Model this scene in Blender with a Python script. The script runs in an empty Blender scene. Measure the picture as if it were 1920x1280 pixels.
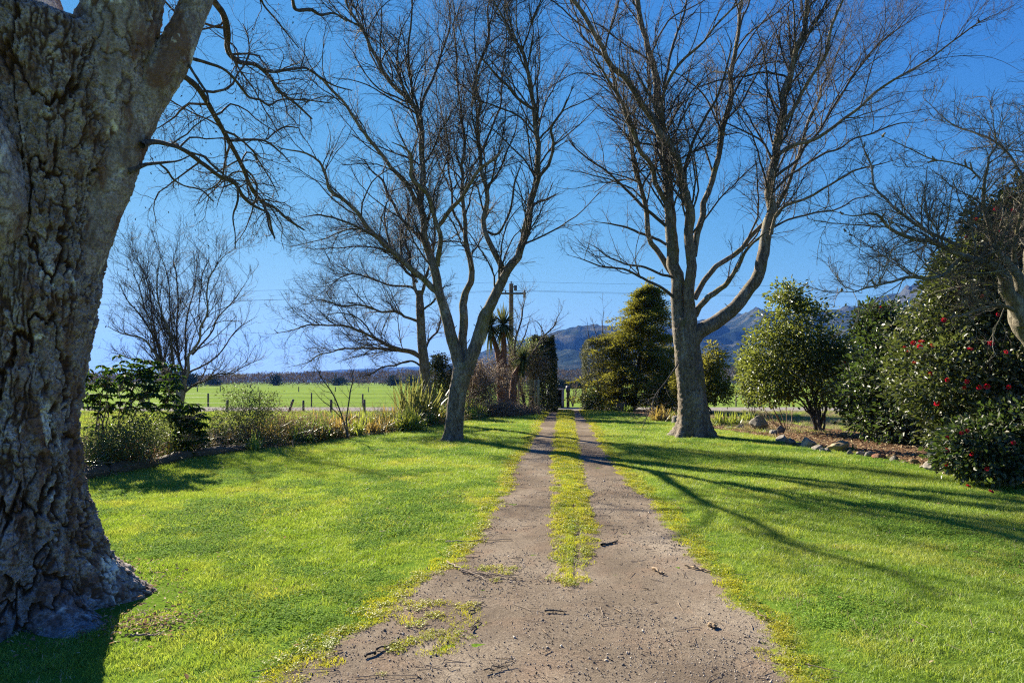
import bpy, math, numpy as np
from mathutils import Vector
S = bpy.context.scene
COL = S.collection
R = math.radians
# ---------------------------------------------------------------- camera
F = 1173.0; HY = 715.0; EYE = 1.6
cam_d = bpy.data.cameras.new('camera'); cam = bpy.data.objects.new('camera', cam_d); COL.objects.link(cam)
cam.location = (0, 0, EYE); cam.rotation_euler = (R(90), 0, 0)
cam_d.sensor_width = 36; cam_d.lens = 36 * F / 1920; cam_d.shift_y = (HY - 640) / 1920
cam_d.clip_start = 0.05; cam_d.clip_end = 20000
S.camera = cam
# ---------------------------------------------------------------- sky, sun, exposure
SUN_AZ, SUN_EL = -37.0, 28.0          # degrees clockwise from +Y, elevation
w = bpy.data.worlds.new('World'); S.world = w; w.use_nodes = True
nt = w.node_tree; nt.nodes.clear()
sky = nt.nodes.new('ShaderNodeTexSky'); sky.sky_type = 'NISHITA'; sky.sun_disc = False
sky.sun_elevation = R(SUN_EL); sky.sun_rotation = R(SUN_AZ)
sky.air_density = 1.0; sky.dust_density = 0.0; sky.ozone_density = 5.0; sky.altitude = 0
EXPO = 1.85
sp = nt.nodes.new('ShaderNodeSeparateColor'); cb = nt.nodes.new('ShaderNodeCombineColor'); nt.links.new(sky.outputs[0], sp.inputs[0])
def wm(op, a, b):
    n = nt.nodes.new('ShaderNodeMath'); n.operation = op
    for k, v in enumerate((a, b)):
        if isinstance(v, (int, float)): n.inputs[k].default_value = v
        else: nt.links.new(v, n.inputs[k])
    return n.outputs[0]
for k_, (c_, kk, pw) in enumerate(((.62, 3.4, 2.0), (.92, 4.0, 1.5), (.90, 2.6, .62))):     # grade of the clear winter sky: deep blue above, pale at the horizon
    t_ = wm('POWER', wm('DIVIDE', sp.outputs[k_], kk), pw)
    nt.links.new(wm('MULTIPLY', wm('DIVIDE', t_, wm('ADD', t_, 1.0)), c_ * 10 / 2 ** EXPO * (1.28 if k_ == 2 else 1)), cb.inputs[k_])
bg = nt.nodes.new('ShaderNodeBackground'); bg.inputs['Strength'].default_value = 0.1
ow = nt.nodes.new('ShaderNodeOutputWorld')
nt.links.new(cb.outputs[0], bg.inputs[0]); nt.links.new(bg.outputs[0], ow.inputs[0])
sd = bpy.data.lights.new('sun', 'SUN'); sd.energy = 5.0; sd.angle = R(0.5); sd.color = (1.0, 0.91, 0.74)
sun = bpy.data.objects.new('sun', sd); COL.objects.link(sun)
sdir = Vector((math.sin(R(SUN_AZ)) * math.cos(R(SUN_EL)), math.cos(R(SUN_AZ)) * math.cos(R(SUN_EL)), math.sin(R(SUN_EL))))
sun.rotation_euler = sdir.to_track_quat('Z', 'Y').to_euler()
sun.location = (-20, 30, 30)
S.view_settings.view_transform = 'Standard'; S.view_settings.look = 'None'
S.view_settings.exposure = EXPO; S.view_settings.gamma = 1.0; S.view_settings.use_curve_mapping = False
S.cycles.use_denoising = False; S.cycles.filter_width = 1.2
S.cycles.max_bounces = 6; S.cycles.diffuse_bounces = 3; S.cycles.glossy_bounces = 2; S.cycles.transmission_bounces = 3
S.cycles.transparent_max_bounces = 6; S.cycles.volume_bounces = 0; S.cycles.caustics_reflective = False; S.cycles.caustics_refractive = False

# ================================================================ helpers
def P(px, py, D): return np.array([(px - 960) / F * D, D, EYE + (HY - py) / F * D])
def gd(py): return EYE * F / (py - HY)
def G(px, py):
    D = gd(py); return np.array([(px - 960) / F * D, D, 0.0])

def _h(ix, iy, iz, s):
    n = (ix.astype(np.int64) * 374761393 + iy.astype(np.int64) * 668265263 + iz.astype(np.int64) * 2147483647 + s * 974711) & 0xffffffff
    n = ((n ^ (n >> 13)) * 1274126177) & 0xffffffff
    n = ((n ^ (n >> 16)) * 2246822519) & 0xffffffff
    return ((n ^ (n >> 15)) & 0xffffff) / float(0xffffff)
def vnoise(p, s=0):
    i = np.floor(p).astype(np.int64); f = p - i; f = f * f * (3 - 2 * f)
    r = 0
    for dx in (0, 1):
        for dy in (0, 1):
            for dz in (0, 1):
                wt = (f[:, 0] if dx else 1 - f[:, 0]) * (f[:, 1] if dy else 1 - f[:, 1]) * (f[:, 2] if dz else 1 - f[:, 2])
                r = r + wt * _h(i[:, 0] + dx, i[:, 1] + dy, i[:, 2] + dz, s)
    return r * 2 - 1
def fbm(p, o=4, s=0):
    r = 0; a = 1; t = 0
    for k in range(o):
        r = r + a * vnoise(p * 2.03 ** k + k * 17.3, s + k); t += a; a *= 0.5
    return r / t
def worley(p, s=0):
    i = np.floor(p).astype(np.int64); f = p - i
    f1 = np.full(len(p), 9.0); f2 = np.full(len(p), 9.0); cid = np.zeros(len(p))
    for dx in (-1, 0, 1):
        for dy in (-1, 0, 1):
            for dz in (-1, 0, 1):
                a, b, c = i[:, 0] + dx, i[:, 1] + dy, i[:, 2] + dz
                h = _h(a, b, c, s)
                d = (dx + h - f[:, 0]) ** 2 + (dy + _h(a, b, c, s + 1) - f[:, 1]) ** 2 + (dz + _h(a, b, c, s + 2) - f[:, 2]) ** 2
                m = d < f1
                f2 = np.where(m, f1, np.minimum(f2, d)); cid = np.where(m, h, cid); f1 = np.where(m, d, f1)
    return np.sqrt(f1), np.sqrt(f2), cid
def sstep(a, b, x):
    t = np.clip((x - a) / (b - a), 0, 1); return t * t * (3 - 2 * t)

def mesh(name, V, Fc, mat=None, smooth=True, attrs=None):
    V = np.asarray(V, dtype=np.float32); me = bpy.data.meshes.new(name)
    if not isinstance(Fc, list): Fc = [Fc]
    Fc = [np.asarray(f, dtype=np.int32) for f in Fc if len(f)]
    me.vertices.add(len(V)); me.vertices.foreach_set('co', V.ravel())
    nl = sum(f.size for f in Fc); me.loops.add(nl)
    if nl:
        me.loops.foreach_set('vertex_index', np.concatenate([f.ravel() for f in Fc]))
        tot = np.concatenate([np.full(len(f), f.shape[1], dtype=np.int32) for f in Fc])
        st = np.concatenate([[0], np.cumsum(tot)[:-1]]).astype(np.int32)
        me.polygons.add(len(tot)); me.polygons.foreach_set('loop_start', st); me.polygons.foreach_set('loop_total', tot)
        me.polygons.foreach_set('use_smooth', np.full(len(tot), smooth, dtype=bool))
    for k, a in (attrs or {}).items():
        at = me.attributes.new(k, 'FLOAT', 'POINT'); at.data.foreach_set('value', np.asarray(a, dtype=np.float32))
    me.update(calc_edges=True)
    if mat: me.materials.append(mat)
    return me
def ob(name, me, parent=None, loc=None, **props):
    o = bpy.data.objects.new(name, me); COL.objects.link(o)
    if parent is not None: o.parent = parent
    if loc is not None: o.location = loc
    for k, v in props.items(): o[k] = v
    return o
def empty(name, loc, label, cat, group=None):
    o = bpy.data.objects.new(name, None); COL.objects.link(o); o.location = Vector([float(c) for c in loc]); o.empty_display_size = 0.2
    o['label'] = label; o['category'] = cat
    if group: o['group'] = group
    return o
def part(name, V, Fc, mat, parent, smooth=True, attrs=None, **props):
    """mesh given in world coordinates, stored relative to its thing's base"""
    V = np.asarray(V) - np.array(parent.matrix_basis.translation) if parent is not None else V
    return ob(name, mesh(name, V, Fc, mat, smooth, attrs), parent, **props)
def cat(items):
    Vs, Fs, n = [], {}, 0
    for V, Fc in items:
        Vs.append(V)
        for f in (Fc if isinstance(Fc, list) else [Fc]):
            f = np.asarray(f)
            if len(f): Fs.setdefault(f.shape[1], []).append(f + n)
        n += len(V)
    return np.concatenate(Vs), [np.concatenate(v) for v in Fs.values()]
def box(x0, x1, y0, y1, z0, z1):
    V = np.array([[x, y, z] for x in (x0, x1) for y in (y0, y1) for z in (z0, z1)], float)
    return V, np.array([[0, 1, 3, 2], [4, 6, 7, 5], [0, 4, 5, 1], [2, 3, 7, 6], [0, 2, 6, 4], [1, 5, 7, 3]])
def beam(a, b, wx, wy, rng=None):
    a = np.array(a, float); b = np.array(b, float); d = b - a; L = np.linalg.norm(d); d /= L
    ref = np.array([0, 0, 1.0]) if abs(d[2]) < .9 else np.array([0, 1.0, 0])
    u = np.cross(d, ref); u /= np.linalg.norm(u); v = np.cross(u, d)
    V, Fc = box(-wx / 2, wx / 2, -wy / 2, wy / 2, 0, L)
    return a + V[:, :1] * u + V[:, 1:2] * v + V[:, 2:] * d, Fc

def tubes(Pt, Rd, sides=3, cap=False):
    """N polylines (N,K,3), radii (N,K)"""
    N, K, _ = Pt.shape
    T = np.gradient(Pt, axis=1); T /= np.linalg.norm(T, axis=2, keepdims=True) + 1e-9
    m = Pt[:, -1] - Pt[:, 0]; m /= np.linalg.norm(m, axis=1, keepdims=True) + 1e-9
    ref = np.where(np.abs(m[:, 2:]) < .75, np.array([[0, 0, 1.0]]), np.array([[0.3, 1.0, 0]]))
    U = np.cross(T, ref[:, None, :]); U /= np.linalg.norm(U, axis=2, keepdims=True) + 1e-9
    W = np.cross(T, U)
    a = np.arange(sides) / sides * 2 * np.pi
    V = Pt[:, :, None, :] + Rd[:, :, None, None] * (np.cos(a)[None, None, :, None] * U[:, :, None, :] + np.sin(a)[None, None, :, None] * W[:, :, None, :])
    idx = np.arange(N * K * sides).reshape(N, K, sides)
    A = idx[:, :-1, :]; B = np.roll(A, -1, axis=2); C = np.roll(idx[:, 1:, :], -1, axis=2); D = idx[:, 1:, :]
    Fq = np.stack([A, B, C, D], -1).reshape(-1, 4)
    return V.reshape(-1, 3), Fq

def catmull(pts, K):
    pts = np.asarray(pts, float); n = len(pts)
    if n == 2: pts = np.array([pts[0], (pts[0] + pts[1]) / 2, pts[1]]); n = 3
    d = np.r_[0, np.cumsum(np.linalg.norm(np.diff(pts[:, :3], axis=0), axis=1) + 1e-6)]
    t = np.linspace(0, d[-1], K); out = np.zeros((K, pts.shape[1]))
    m = np.gradient(pts, d, axis=0) if n > 2 else None
    k = np.clip(np.searchsorted(d, t, side='right') - 1, 0, n - 2)
    h = (d[k + 1] - d[k])[:, None]; s = ((t - d[k])[:, None]) / h
    out = (2 * s**3 - 3 * s**2 + 1) * pts[k] + (s**3 - 2 * s**2 + s) * h * m[k] + (-2 * s**3 + 3 * s**2) * pts[k + 1] + (s**3 - s**2) * h * m[k + 1]
    return out

def unit(v): return v / (np.linalg.norm(v, axis=-1, keepdims=True) + 1e-9)
def grow(Pt, Rd, rng, n, K, t0=.2, ang=(30, 65), lf=(.3, .55), wig=.12, up=0.0, rf=.55, rmin=.0015, lmin=.15, lmax=9, flat=0.0, tpow=1.0):
    N, Kp, _ = Pt.shape
    seg = np.linalg.norm(np.diff(Pt, axis=1), axis=2).sum(1)
    par = rng.choice(N, n, p=seg / seg.sum())
    t = t0 + (1 - t0) * rng.random(n) ** tpow
    q = t * (Kp - 1) * .999; k = q.astype(int); f = (q - k)[:, None]
    st = Pt[par, k] * (1 - f) + Pt[par, k + 1] * f
    r = Rd[par, k] * (1 - f[:, 0]) + Rd[par, k + 1] * f[:, 0]
    tan = unit(Pt[par, k + 1] - Pt[par, k])
    rv = rng.normal(size=(n, 3)); rv[:, 2] += .25
    if flat: rv[:, 2] *= (1 - flat)
    pe = unit(rv - (rv * tan).sum(1, keepdims=True) * tan)
    a = np.radians(rng.uniform(*ang, n))[:, None]
    d = tan * np.cos(a) + pe * np.sin(a)
    L = np.clip(seg[par] * (1 - .55 * t) * rng.uniform(*lf, n), lmin, lmax)
    out = np.zeros((n, K, 3)); out[:, 0] = st; step = (L / (K - 1))[:, None]
    bend = rng.normal(size=(n, 3)) * wig * .6
    for j in range(1, K):
        d = unit(d + rng.normal(size=(n, 3)) * wig + bend + np.array([0, 0, up]))
        out[:, j] = out[:, j - 1] + d * step
    r0 = np.maximum(np.minimum(r * rf * rng.uniform(.7, 1.1, n), L * .0105 + .0015), rmin)
    tp = np.linspace(1, .35, K)
    return out, np.maximum(r0[:, None] * tp[None], rmin * .8)

# ================================================================ materials
def newmat(name):
    m = bpy.data.materials.new(name); m.use_nodes = True; t = m.node_tree; t.nodes.clear()
    return m, t
def N(t, typ, **kw):
    n = t.nodes.new(typ)
    for k, v in kw.items():
        if k.startswith('i_'):
            key = k[2:].replace('_', ' ')
            n.inputs[key].default_value = v
        else: setattr(n, k, v)
    return n
def L(t, a, b): t.links.new(a, b)
def ramp(t, fac, stops, interp='LINEAR'):
    n = t.nodes.new('ShaderNodeValToRGB'); cr = n.color_ramp; cr.interpolation = interp
    while len(cr.elements) < len(stops): cr.elements.new(.5)
    for e, (p, c) in zip(cr.elements, stops):
        e.position = p; e.color = (c[0], c[1], c[2], 1) if hasattr(c, '__len__') else (c, c, c, 1)
    L(t, fac, n.inputs[0]); return n.outputs[0]
def noise(t, scale, detail=4, rough=.55, vec=None, dist=0):
    n = N(t, 'ShaderNodeTexNoise'); n.inputs['Scale'].default_value = scale; n.inputs['Detail'].default_value = detail
    n.inputs['Roughness'].default_value = rough; n.inputs['Distortion'].default_value = dist
    if vec is not None: L(t, vec, n.inputs['Vector'])
    return n.outputs['Fac']
def mixc(t, fac, a, b, mode='MIX'):
    n = t.nodes.new('ShaderNodeMix'); n.data_type = 'RGBA'; n.blend_type = mode
    for s, v in ((n.inputs['Factor'], fac), (n.inputs[6], a), (n.inputs[7], b)):
        if isinstance(v, (int, float)): s.default_value = v
        elif isinstance(v, tuple): s.default_value = (*v[:3], 1)
        else: L(t, v, s)
    return n.outputs[2]
def wpos(t, scale=None):
    g = t.nodes.new('ShaderNodeNewGeometry')
    if scale is None: return g.outputs['Position']
    m = t.nodes.new('ShaderNodeVectorMath'); m.operation = 'MULTIPLY'; m.inputs[1].default_value = scale
    L(t, g.outputs['Position'], m.inputs[0]); return m.outputs[0]
def finish(t, col, rough=.9, bump=None, bstr=.5, bdist=.02, spec=.3):
    p = N(t, 'ShaderNodeBsdfPrincipled'); o = N(t, 'ShaderNodeOutputMaterial')
    if isinstance(col, tuple): p.inputs['Base Color'].default_value = (*col, 1)
    else: L(t, col, p.inputs['Base Color'])
    if isinstance(rough, (int, float)): p.inputs['Roughness'].default_value = rough
    else: L(t, rough, p.inputs['Roughness'])
    p.inputs['Specular IOR Level'].default_value = spec
    if bump is not None:
        b = N(t, 'ShaderNodeBump'); b.inputs['Strength'].default_value = bstr; b.inputs['Distance'].default_value = bdist
        L(t, bump, b.inputs['Height']); L(t, b.outputs[0], p.inputs['Normal'])
    L(t, p.outputs[0], o.inputs[0]); return p

def leaf_mat(name, c1, c2, c3=None, trans=.35, rough=.4, spec=.4, tcol=None, patch=None):
    """two-sided leaf: diffuse + translucent + gloss, hue varies from leaf to leaf"""
    m, t = newmat(name)
    g = t.nodes.new('ShaderNodeNewGeometry')
    stops = [(0, c1), (.6, c2)] + ([(1, c3)] if c3 else [])
    c = ramp(t, g.outputs['Random Per Island'], stops)
    if patch:
        f = ramp(t, noise(t, patch[1], 3, .5, wpos(t)), [(.47, 0), (.66, .9)])
        c = mixc(t, f, c, patch[0])
    p = N(t, 'ShaderNodeBsdfPrincipled'); L(t, c, p.inputs['Base Color']); p.inputs['Roughness'].default_value = rough
    p.inputs['Specular IOR Level'].default_value = spec
    tr = N(t, 'ShaderNodeBsdfTranslucent')
    tc = mixc(t, .75, c, tcol, 'MIX') if tcol else c
    L(t, tc, tr.inputs[0])
    mx = N(t, 'ShaderNodeMixShader'); mx.inputs[0].default_value = trans
    L(t, p.outputs[0], mx.inputs[1]); L(t, tr.outputs[0], mx.inputs[2])
    o = N(t, 'ShaderNodeOutputMaterial'); L(t, mx.outputs[0], o.inputs[0]); return m

def bark_mat(name, base, dark, pale, moss=None, scale=1.0, palefac=.5):
    m, t = newmat(name)
    v = wpos(t, (1, 1, .35))
    n1 = noise(t, 14 * scale, 6, .65, v); n2 = noise(t, 3.2 * scale, 4, .6, v, .6)
    c = ramp(t, n1, [(.3, dark), (.52, base), (.75, tuple(min(1, x * 1.5) for x in base))])
    pf = ramp(t, n2, [(palefac, 0), (palefac + .12, 1)])
    c = mixc(t, pf, c, mixc(t, n1, tuple(x * .7 for x in pale), pale))
    if moss:
        c = mixc(t, ramp(t, noise(t, 2.3 * scale, 5, .6, wpos(t)), [(.55, 0), (.66, .8)]), c, moss)
    vo = N(t, 'ShaderNodeTexVoronoi', feature='DISTANCE_TO_EDGE'); vo.inputs['Scale'].default_value = 22 * scale; L(t, wpos(t, (1, 1, .45)), vo.inputs['Vector'])
    cr = ramp(t, vo.outputs['Distance'], [(0, 0), (.12, 1)])
    c = mixc(t, cr, mixc(t, .5, c, dark), c)
    pit = ramp(t, noise(t, 26 * scale, 3, .6, wpos(t, (1, 1, .5)), .6), [(.36, .85), (.45, 0)])
    c = mixc(t, pit, c, tuple(x * .8 for x in dark))
    h = mixc(t, .5, n1, cr)
    finish(t, c, .92, h, .8, .012 / scale); return m

M_birch = bark_mat('birch_bark', (.19, .155, .115), (.05, .036, .026), (.36, .335, .28), (.17, .15, .045), 1.0, .55)
M_limb = bark_mat('limb_bark', (.10, .085, .07), (.035, .027, .022), (.23, .215, .185), None, 1.6, .58)
M_pale = bark_mat('pale_lichen_bark', (.21, .185, .135), (.07, .055, .035), (.36, .34, .28), (.2, .18, .06), 2.0, .5)
m, t = newmat('twig_bark'); finish(t, ramp(t, noise(t, 1.2, 3, .6, wpos(t)), [(.35, (.03, .023, .021)), (.65, (.07, .056, .048))]), .8); M_twig = m
m, t = newmat('pale_twig_bark'); finish(t, ramp(t, noise(t, 2, 3, .6, wpos(t)), [(.35, (.14, .095, .065)), (.65, (.30, .235, .17))]), .8); M_ptwig = m
m, t = newmat('dry_stem'); finish(t, ramp(t, noise(t, 5, 3, .6, wpos(t)), [(.35, (.15, .09, .055)), (.65, (.34, .26, .16))]), .8); M_dry = m

# thick old trunk bark: colours keyed to plates and cracks stored on the mesh
m, t = newmat('old_trunk_bark')
crack = N(t, 'ShaderNodeAttribute', attribute_name='crack').outputs['Fac']
plate = N(t, 'ShaderNodeAttribute', attribute_name='plate').outputs['Fac']
v = wpos(t)
fine = noise(t, 60, 6, .7, v); mid = noise(t, 9, 5, .65, wpos(t, (1, 1, .5)), .5); big = noise(t, 2.2, 3, .5, v)
c = ramp(t, mid, [(.3, (.12, .088, .075)), (.43, (.25, .215, .21)), (.55, (.375, .345, .35)), (.7, (.53, .50, .51))])
c = mixc(t, ramp(t, fine, [(.42, .75), (.55, 0)]), c, (.10, .075, .055))
c = mixc(t, ramp(t, plate, [(0, .0), (1, .45)]), c, (.26, .20, .175))
red = ramp(t, noise(t, 5.5, 4, .65, wpos(t, (1, 1, .25)), .8), [(.53, 0), (.62, .8)])
c = mixc(t, red, c, (.14, .07, .045))
pal = ramp(t, noise(t, 3.1, 5, .6, wpos(t, (1.4, 1.4, .7)), .7), [(.60, 0), (.65, 1)])
c = mixc(t, pal, c, ramp(t, noise(t, 25, 3, .6, wpos(t, (.6, .6, 6))), [(.3, (.50, .48, .44)), (.7, (.78, .76, .71))]))
mossf = ramp(t, noise(t, 5, 5, .65, v, .3), [(.6, 0), (.7, .8)])
zz = N(t, 'ShaderNodeSeparateXYZ'); L(t, v, zz.inputs[0])
lowm = N(t, 'ShaderNodeMapRange'); L(t, zz.outputs[2], lowm.inputs[0]); lowm.inputs[1].default_value = .9; lowm.inputs[2].default_value = .0; lowm.inputs[3].default_value = 0; lowm.inputs[4].default_value = 1
mm = N(t, 'ShaderNodeMath', operation='MULTIPLY'); L(t, mossf, mm.inputs[0]); L(t, lowm.outputs[0], mm.inputs[1])
c = mixc(t, mm.outputs[0], c, (.075, .085, .02))
yf = ramp(t, noise(t, 1.7, 4, .7, v, .3), [(.68, 0), (.74, .7)])
c = mixc(t, yf, c, (.25, .17, .05))
c = mixc(t, crack, (.07, .04, .026), c)
h = mixc(t, .45, fine, noise(t, 140, 3, .6, v))
finish(t, c, .93, h, .7, .012, .2)
M_trunk = m

def ground_mat(name, cols, s1=1.2, s2=40, bump=.6, bd=.02, extra=None):
    m, t = newmat(name)
    a = noise(t, s1, 4, .6, wpos(t)); b = noise(t, s2, 4, .65, wpos(t))
    f = mixc(t, .5, a, b)
    c = ramp(t, f, [(.32, cols[0]), (.5, cols[1]), (.68, cols[2])])
    finish(t, c, 1, b, bump, bd, 0); return m
M_soil = ground_mat('bed_soil', [(.035, .022, .015), (.10, .06, .038), (.2, .12, .075)], .9, 30)
M_rough = ground_mat('rough_grass_ground', [(.05, .045, .02), (.11, .12, .035), (.17, .15, .06)], .5, 12)
M_lawn = ground_mat('lawn_soil', [(.05, .07, .012), (.10, .17, .022), (.15, .21, .035)], 1.0, 45)
m, t = newmat('paddock_grass')
a = noise(t, .02, 3, .5, wpos(t, (1, 2.5, 1))); b = noise(t, 2.5, 5, .7, wpos(t)); s = noise(t, .25, 3, .6, wpos(t, (.3, 2.2, 1)))
c = ramp(t, mixc(t, .5, a, s), [(.35, (.13, .20, .04)), (.55, (.20, .275, .06)), (.7, (.27, .31, .09))])
c = mixc(t, ramp(t, b, [(.4, .5), (.6, 0)]), c, (.07, .12, .02))
finish(t, c, 1, b, .5, .12, 0); M_paddock = m
m, t = newmat('road_gravel')
finish(t, ramp(t, noise(t, 3, 5, .7, wpos(t)), [(.35, (.16, .145, .13)), (.65, (.30, .275, .25))]), .95, noise(t, 60, 2, .5, wpos(t)), .5, .01, 0); M_road = m

# driveway: packed gravel and dirt, mossy green where grass creeps in (mesh attribute 'grass')
m, t = newmat('driveway_gravel')
g = N(t, 'ShaderNodeAttribute', attribute_name='grass').outputs['Fac']
wn = noise(t, .9, 4, .6, wpos(t, (1, .6, 1)), .3); gr = noise(t, 110, 3, .7, wpos(t)); g2 = noise(t, 28, 5, .7, wpos(t))
c = ramp(t, wn, [(.3, (.125, .10, .072)), (.5, (.21, .17, .125)), (.68, (.33, .275, .205))])
c = mixc(t, ramp(t, noise(t, 2.3, 4, .6, wpos(t), .4), [(.5, 0), (.7, .6)]), c, (.25, .175, .12))
c = mixc(t, ramp(t, noise(t, 1.4, 5, .65, wpos(t, (1, .7, 1)), .5), [(.5, 0), (.66, .6)]), c, (.115, .09, .066))
c = mixc(t, ramp(t, gr, [(.36, .75), (.5, 0)]), c, (.065, .05, .04))
c = mixc(t, ramp(t, gr, [(.6, 0), (.72, .7)]), c, (.46, .41, .35))
c = mixc(t, ramp(t, g2, [(.35, .5), (.5, 0)]), c, (.09, .07, .055))
gg = N(t, 'ShaderNodeMath', operation='ADD'); L(t, g, gg.inputs[0]); L(t, noise(t, 16, 5, .7, wpos(t)), gg.inputs[1])
c = mixc(t, ramp(t, gg.outputs[0], [(.85, 0), (1.05, .9)]), c, mixc(t, g2, (.10, .14, .012), (.26, .29, .03)))
finish(t, c, .95, mixc(t, .5, gr, g2), .9, .012, 0); M_drive = m

def blade_mat(name, c1, c2, c3, warm, wfac=(.5, .68), trans=.5, rough=.5):
    """grass: colour drifts over the ground in patches and varies from blade to blade"""
    m, t = newmat(name)
    g = t.nodes.new('ShaderNodeNewGeometry'); oi = t.nodes.new('ShaderNodeObjectInfo')
    ad = N(t, 'ShaderNodeMath', operation='ADD'); L(t, g.outputs['Random Per Island'], ad.inputs[0]); L(t, oi.outputs['Random'], ad.inputs[1])
    md = N(t, 'ShaderNodeMath', operation='MULTIPLY'); L(t, ad.outputs[0], md.inputs[0]); md.inputs[1].default_value = .5
    c = ramp(t, md.outputs[0], [(.15, c1), (.5, c2), (.85, c3)])
    c = mixc(t, ramp(t, noise(t, .8, 4, .6, wpos(t)), [(wfac[0], 0), (wfac[1], .8)]), c, warm)
    c = mixc(t, ramp(t, noise(t, 2.2, 3, .6, wpos(t), .4), [(.35, .5), (.5, 0)]), c, (.13, .24, .022))
    p = N(t, 'ShaderNodeBsdfPrincipled'); L(t, c, p.inputs['Base Color']); p.inputs['Roughness'].default_value = rough; p.inputs['Specular IOR Level'].default_value = .35
    tr = N(t, 'ShaderNodeBsdfTranslucent'); L(t, mixc(t, 1.0, c, (1.5, 1.35, .7), 'MULTIPLY'), tr.inputs[0])
    mx = N(t, 'ShaderNodeMixShader'); mx.inputs[0].default_value = trans
    L(t, p.outputs[0], mx.inputs[1]); L(t, tr.outputs[0], mx.inputs[2])
    o = N(t, 'ShaderNodeOutputMaterial'); L(t, mx.outputs[0], o.inputs[0]); return m
M_grass = blade_mat('lawn_grass', (.13, .22, .035), (.215, .32, .055), (.32, .41, .10), (.35, .37, .09), trans=.43)
M_ygrass = blade_mat('strip_grass', (.22, .26, .02), (.32, .35, .03), (.40, .40, .06), (.36, .34, .05))
M_clover = leaf_mat('clover_leaf', (.13, .25, .03), (.2, .34, .045), (.3, .42, .09), trans=.4, rough=.85, spec=.08)
M_straw = leaf_mat('dry_grass', (.25, .19, .10), (.42, .34, .2), (.5, .45, .3), trans=.3, rough=.9, spec=.05)
M_stone = None
def stone_mat(name, a, b, c_):
    m, t = newmat(name)
    n1 = noise(t, 6, 6, .65, wpos(t)); n2 = noise(t, 45, 4, .7, wpos(t))
    c = ramp(t, n1, [(.3, a), (.5, b), (.72, c_)])
    c = mixc(t, ramp(t, noise(t, 9, 5, .7, wpos(t), .5), [(.6, 0), (.66, .7)]), c, (.36, .36, .31))
    c = mixc(t, ramp(t, n2, [(.35, .5), (.5, 0)]), c, tuple(x * .4 for x in a))
    finish(t, c, .9, n2, .6, .01, .25); return m
M_sgrey = stone_mat('grey_stone', (.13, .115, .09), (.25, .22, .18), (.37, .335, .28))
M_stan = stone_mat('tan_stone', (.16, .115, .055), (.30, .23, .13), (.36, .30, .2))
M_sred = stone_mat('red_stone', (.12, .045, .025), (.22, .09, .05), (.26, .17, .10))
M_sdark = stone_mat('dark_stone', (.06, .052, .042), (.13, .115, .095), (.22, .20, .17))
def wood_mat(name, a, b, vs=(12, 12, 1.5)):
    m, t = newmat(name)
    n = noise(t, 3, 6, .7, wpos(t, vs))
    finish(t, ramp(t, n, [(.3, a), (.7, b)]), .85, n, .5, .01); return m
M_post = wood_mat('weathered_post', (.05, .042, .035), (.17, .15, .125))
M_pole = wood_mat('pole_timber', (.10, .065, .04), (.24, .17, .115))
M_trel = wood_mat('treated_lattice', (.24, .20, .10), (.45, .39, .22))
M_lodge = wood_mat('edging_log', (.045, .035, .02), (.15, .11, .065), (2, 2, 9))
m, t = newmat('concrete'); finish(t, ramp(t, noise(t, 4, 5, .6, wpos(t)), [(.3, (.2, .19, .2)), (.7, (.34, .33, .35))]), .9); M_conc = m
m, t = newmat('dull_metal'); finish(t, (.09, .09, .095), .5); M_metal = m
m, t = newmat('cable'); finish(t, (.03, .032, .036), 1.0, spec=0); M_cable = m
m, t = newmat('ceramic'); finish(t, (.12, .06, .04), .25); M_ceram = m

# ================================================================ terrain and setting
def gz(x, y):
    p = np.stack([np.asarray(x, float) * .35, np.asarray(y, float) * .35, np.zeros_like(np.asarray(x, float))], -1).reshape(-1, 3)
    return .018 * fbm(p, 3, 5).reshape(np.shape(x))
LB = np.array([(-9, -7.6), (3, -7.4), (6, -7.2), (8, -7.0), (10.1, -6.85), (12, -6.75), (13.9, -6.55), (15.6, -5.35), (20.2, -3.4), (28.9, -.5), (34, 1.2)])
RB = np.array([(-9, 8.6), (3, 8.5), (7, 8.15), (9.6, 7.9), (11.4, 7.66), (13.9, 7.6), (17.1, 7.4), (20.9, 6.8), (25, 6.5), (31, 5.9), (34, 5.0)])
def lbx(y): return np.interp(y, LB[:, 0], LB[:, 1])
def rbx(y): return np.interp(y, RB[:, 0], RB[:, 1])
DL = np.array([(-9, -1.6), (2, -1.45), (3.48, -1.22), (3.76, -1.16), (4.17, -1.03), (4.68, -.9), (5.49, -.61), (6.8, -.38), (7.72, -.26), (9.68, -.13), (12.9, .11), (22, .81), (34, 1.88)])
DR = np.array([(-9, 1.2), (3.3, 1.47), (4.15, 1.67), (4.65, 1.64), (5.42, 1.73), (6.5, 1.81), (8.1, 1.94), (9.98, 1.97), (12.9, 2.12), (22, 2.95), (34, 3.85)])
def n1(x, y, s, seed):
    p = np.stack([x * s, y * s, np.full_like(x, seed * 3.1)], -1); return fbm(p.reshape(-1, 3), 3, seed).reshape(x.shape)
def drive_in(x, y):
    """signed distance inside the driveway (positive = gravel)"""
    e = n1(x, y, 1.3, 3) * .16 + n1(x, y, 6, 4) * .06
    near = np.clip((7 - y) / 4, 0, 1) * n1(x, y, 2.2, 9) * .22
    return np.minimum(x - np.interp(y, DL[:, 0], DL[:, 1]), np.interp(y, DR[:, 0], DR[:, 1]) - x) + e + np.where(x < .5, near, near * .3)
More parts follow.
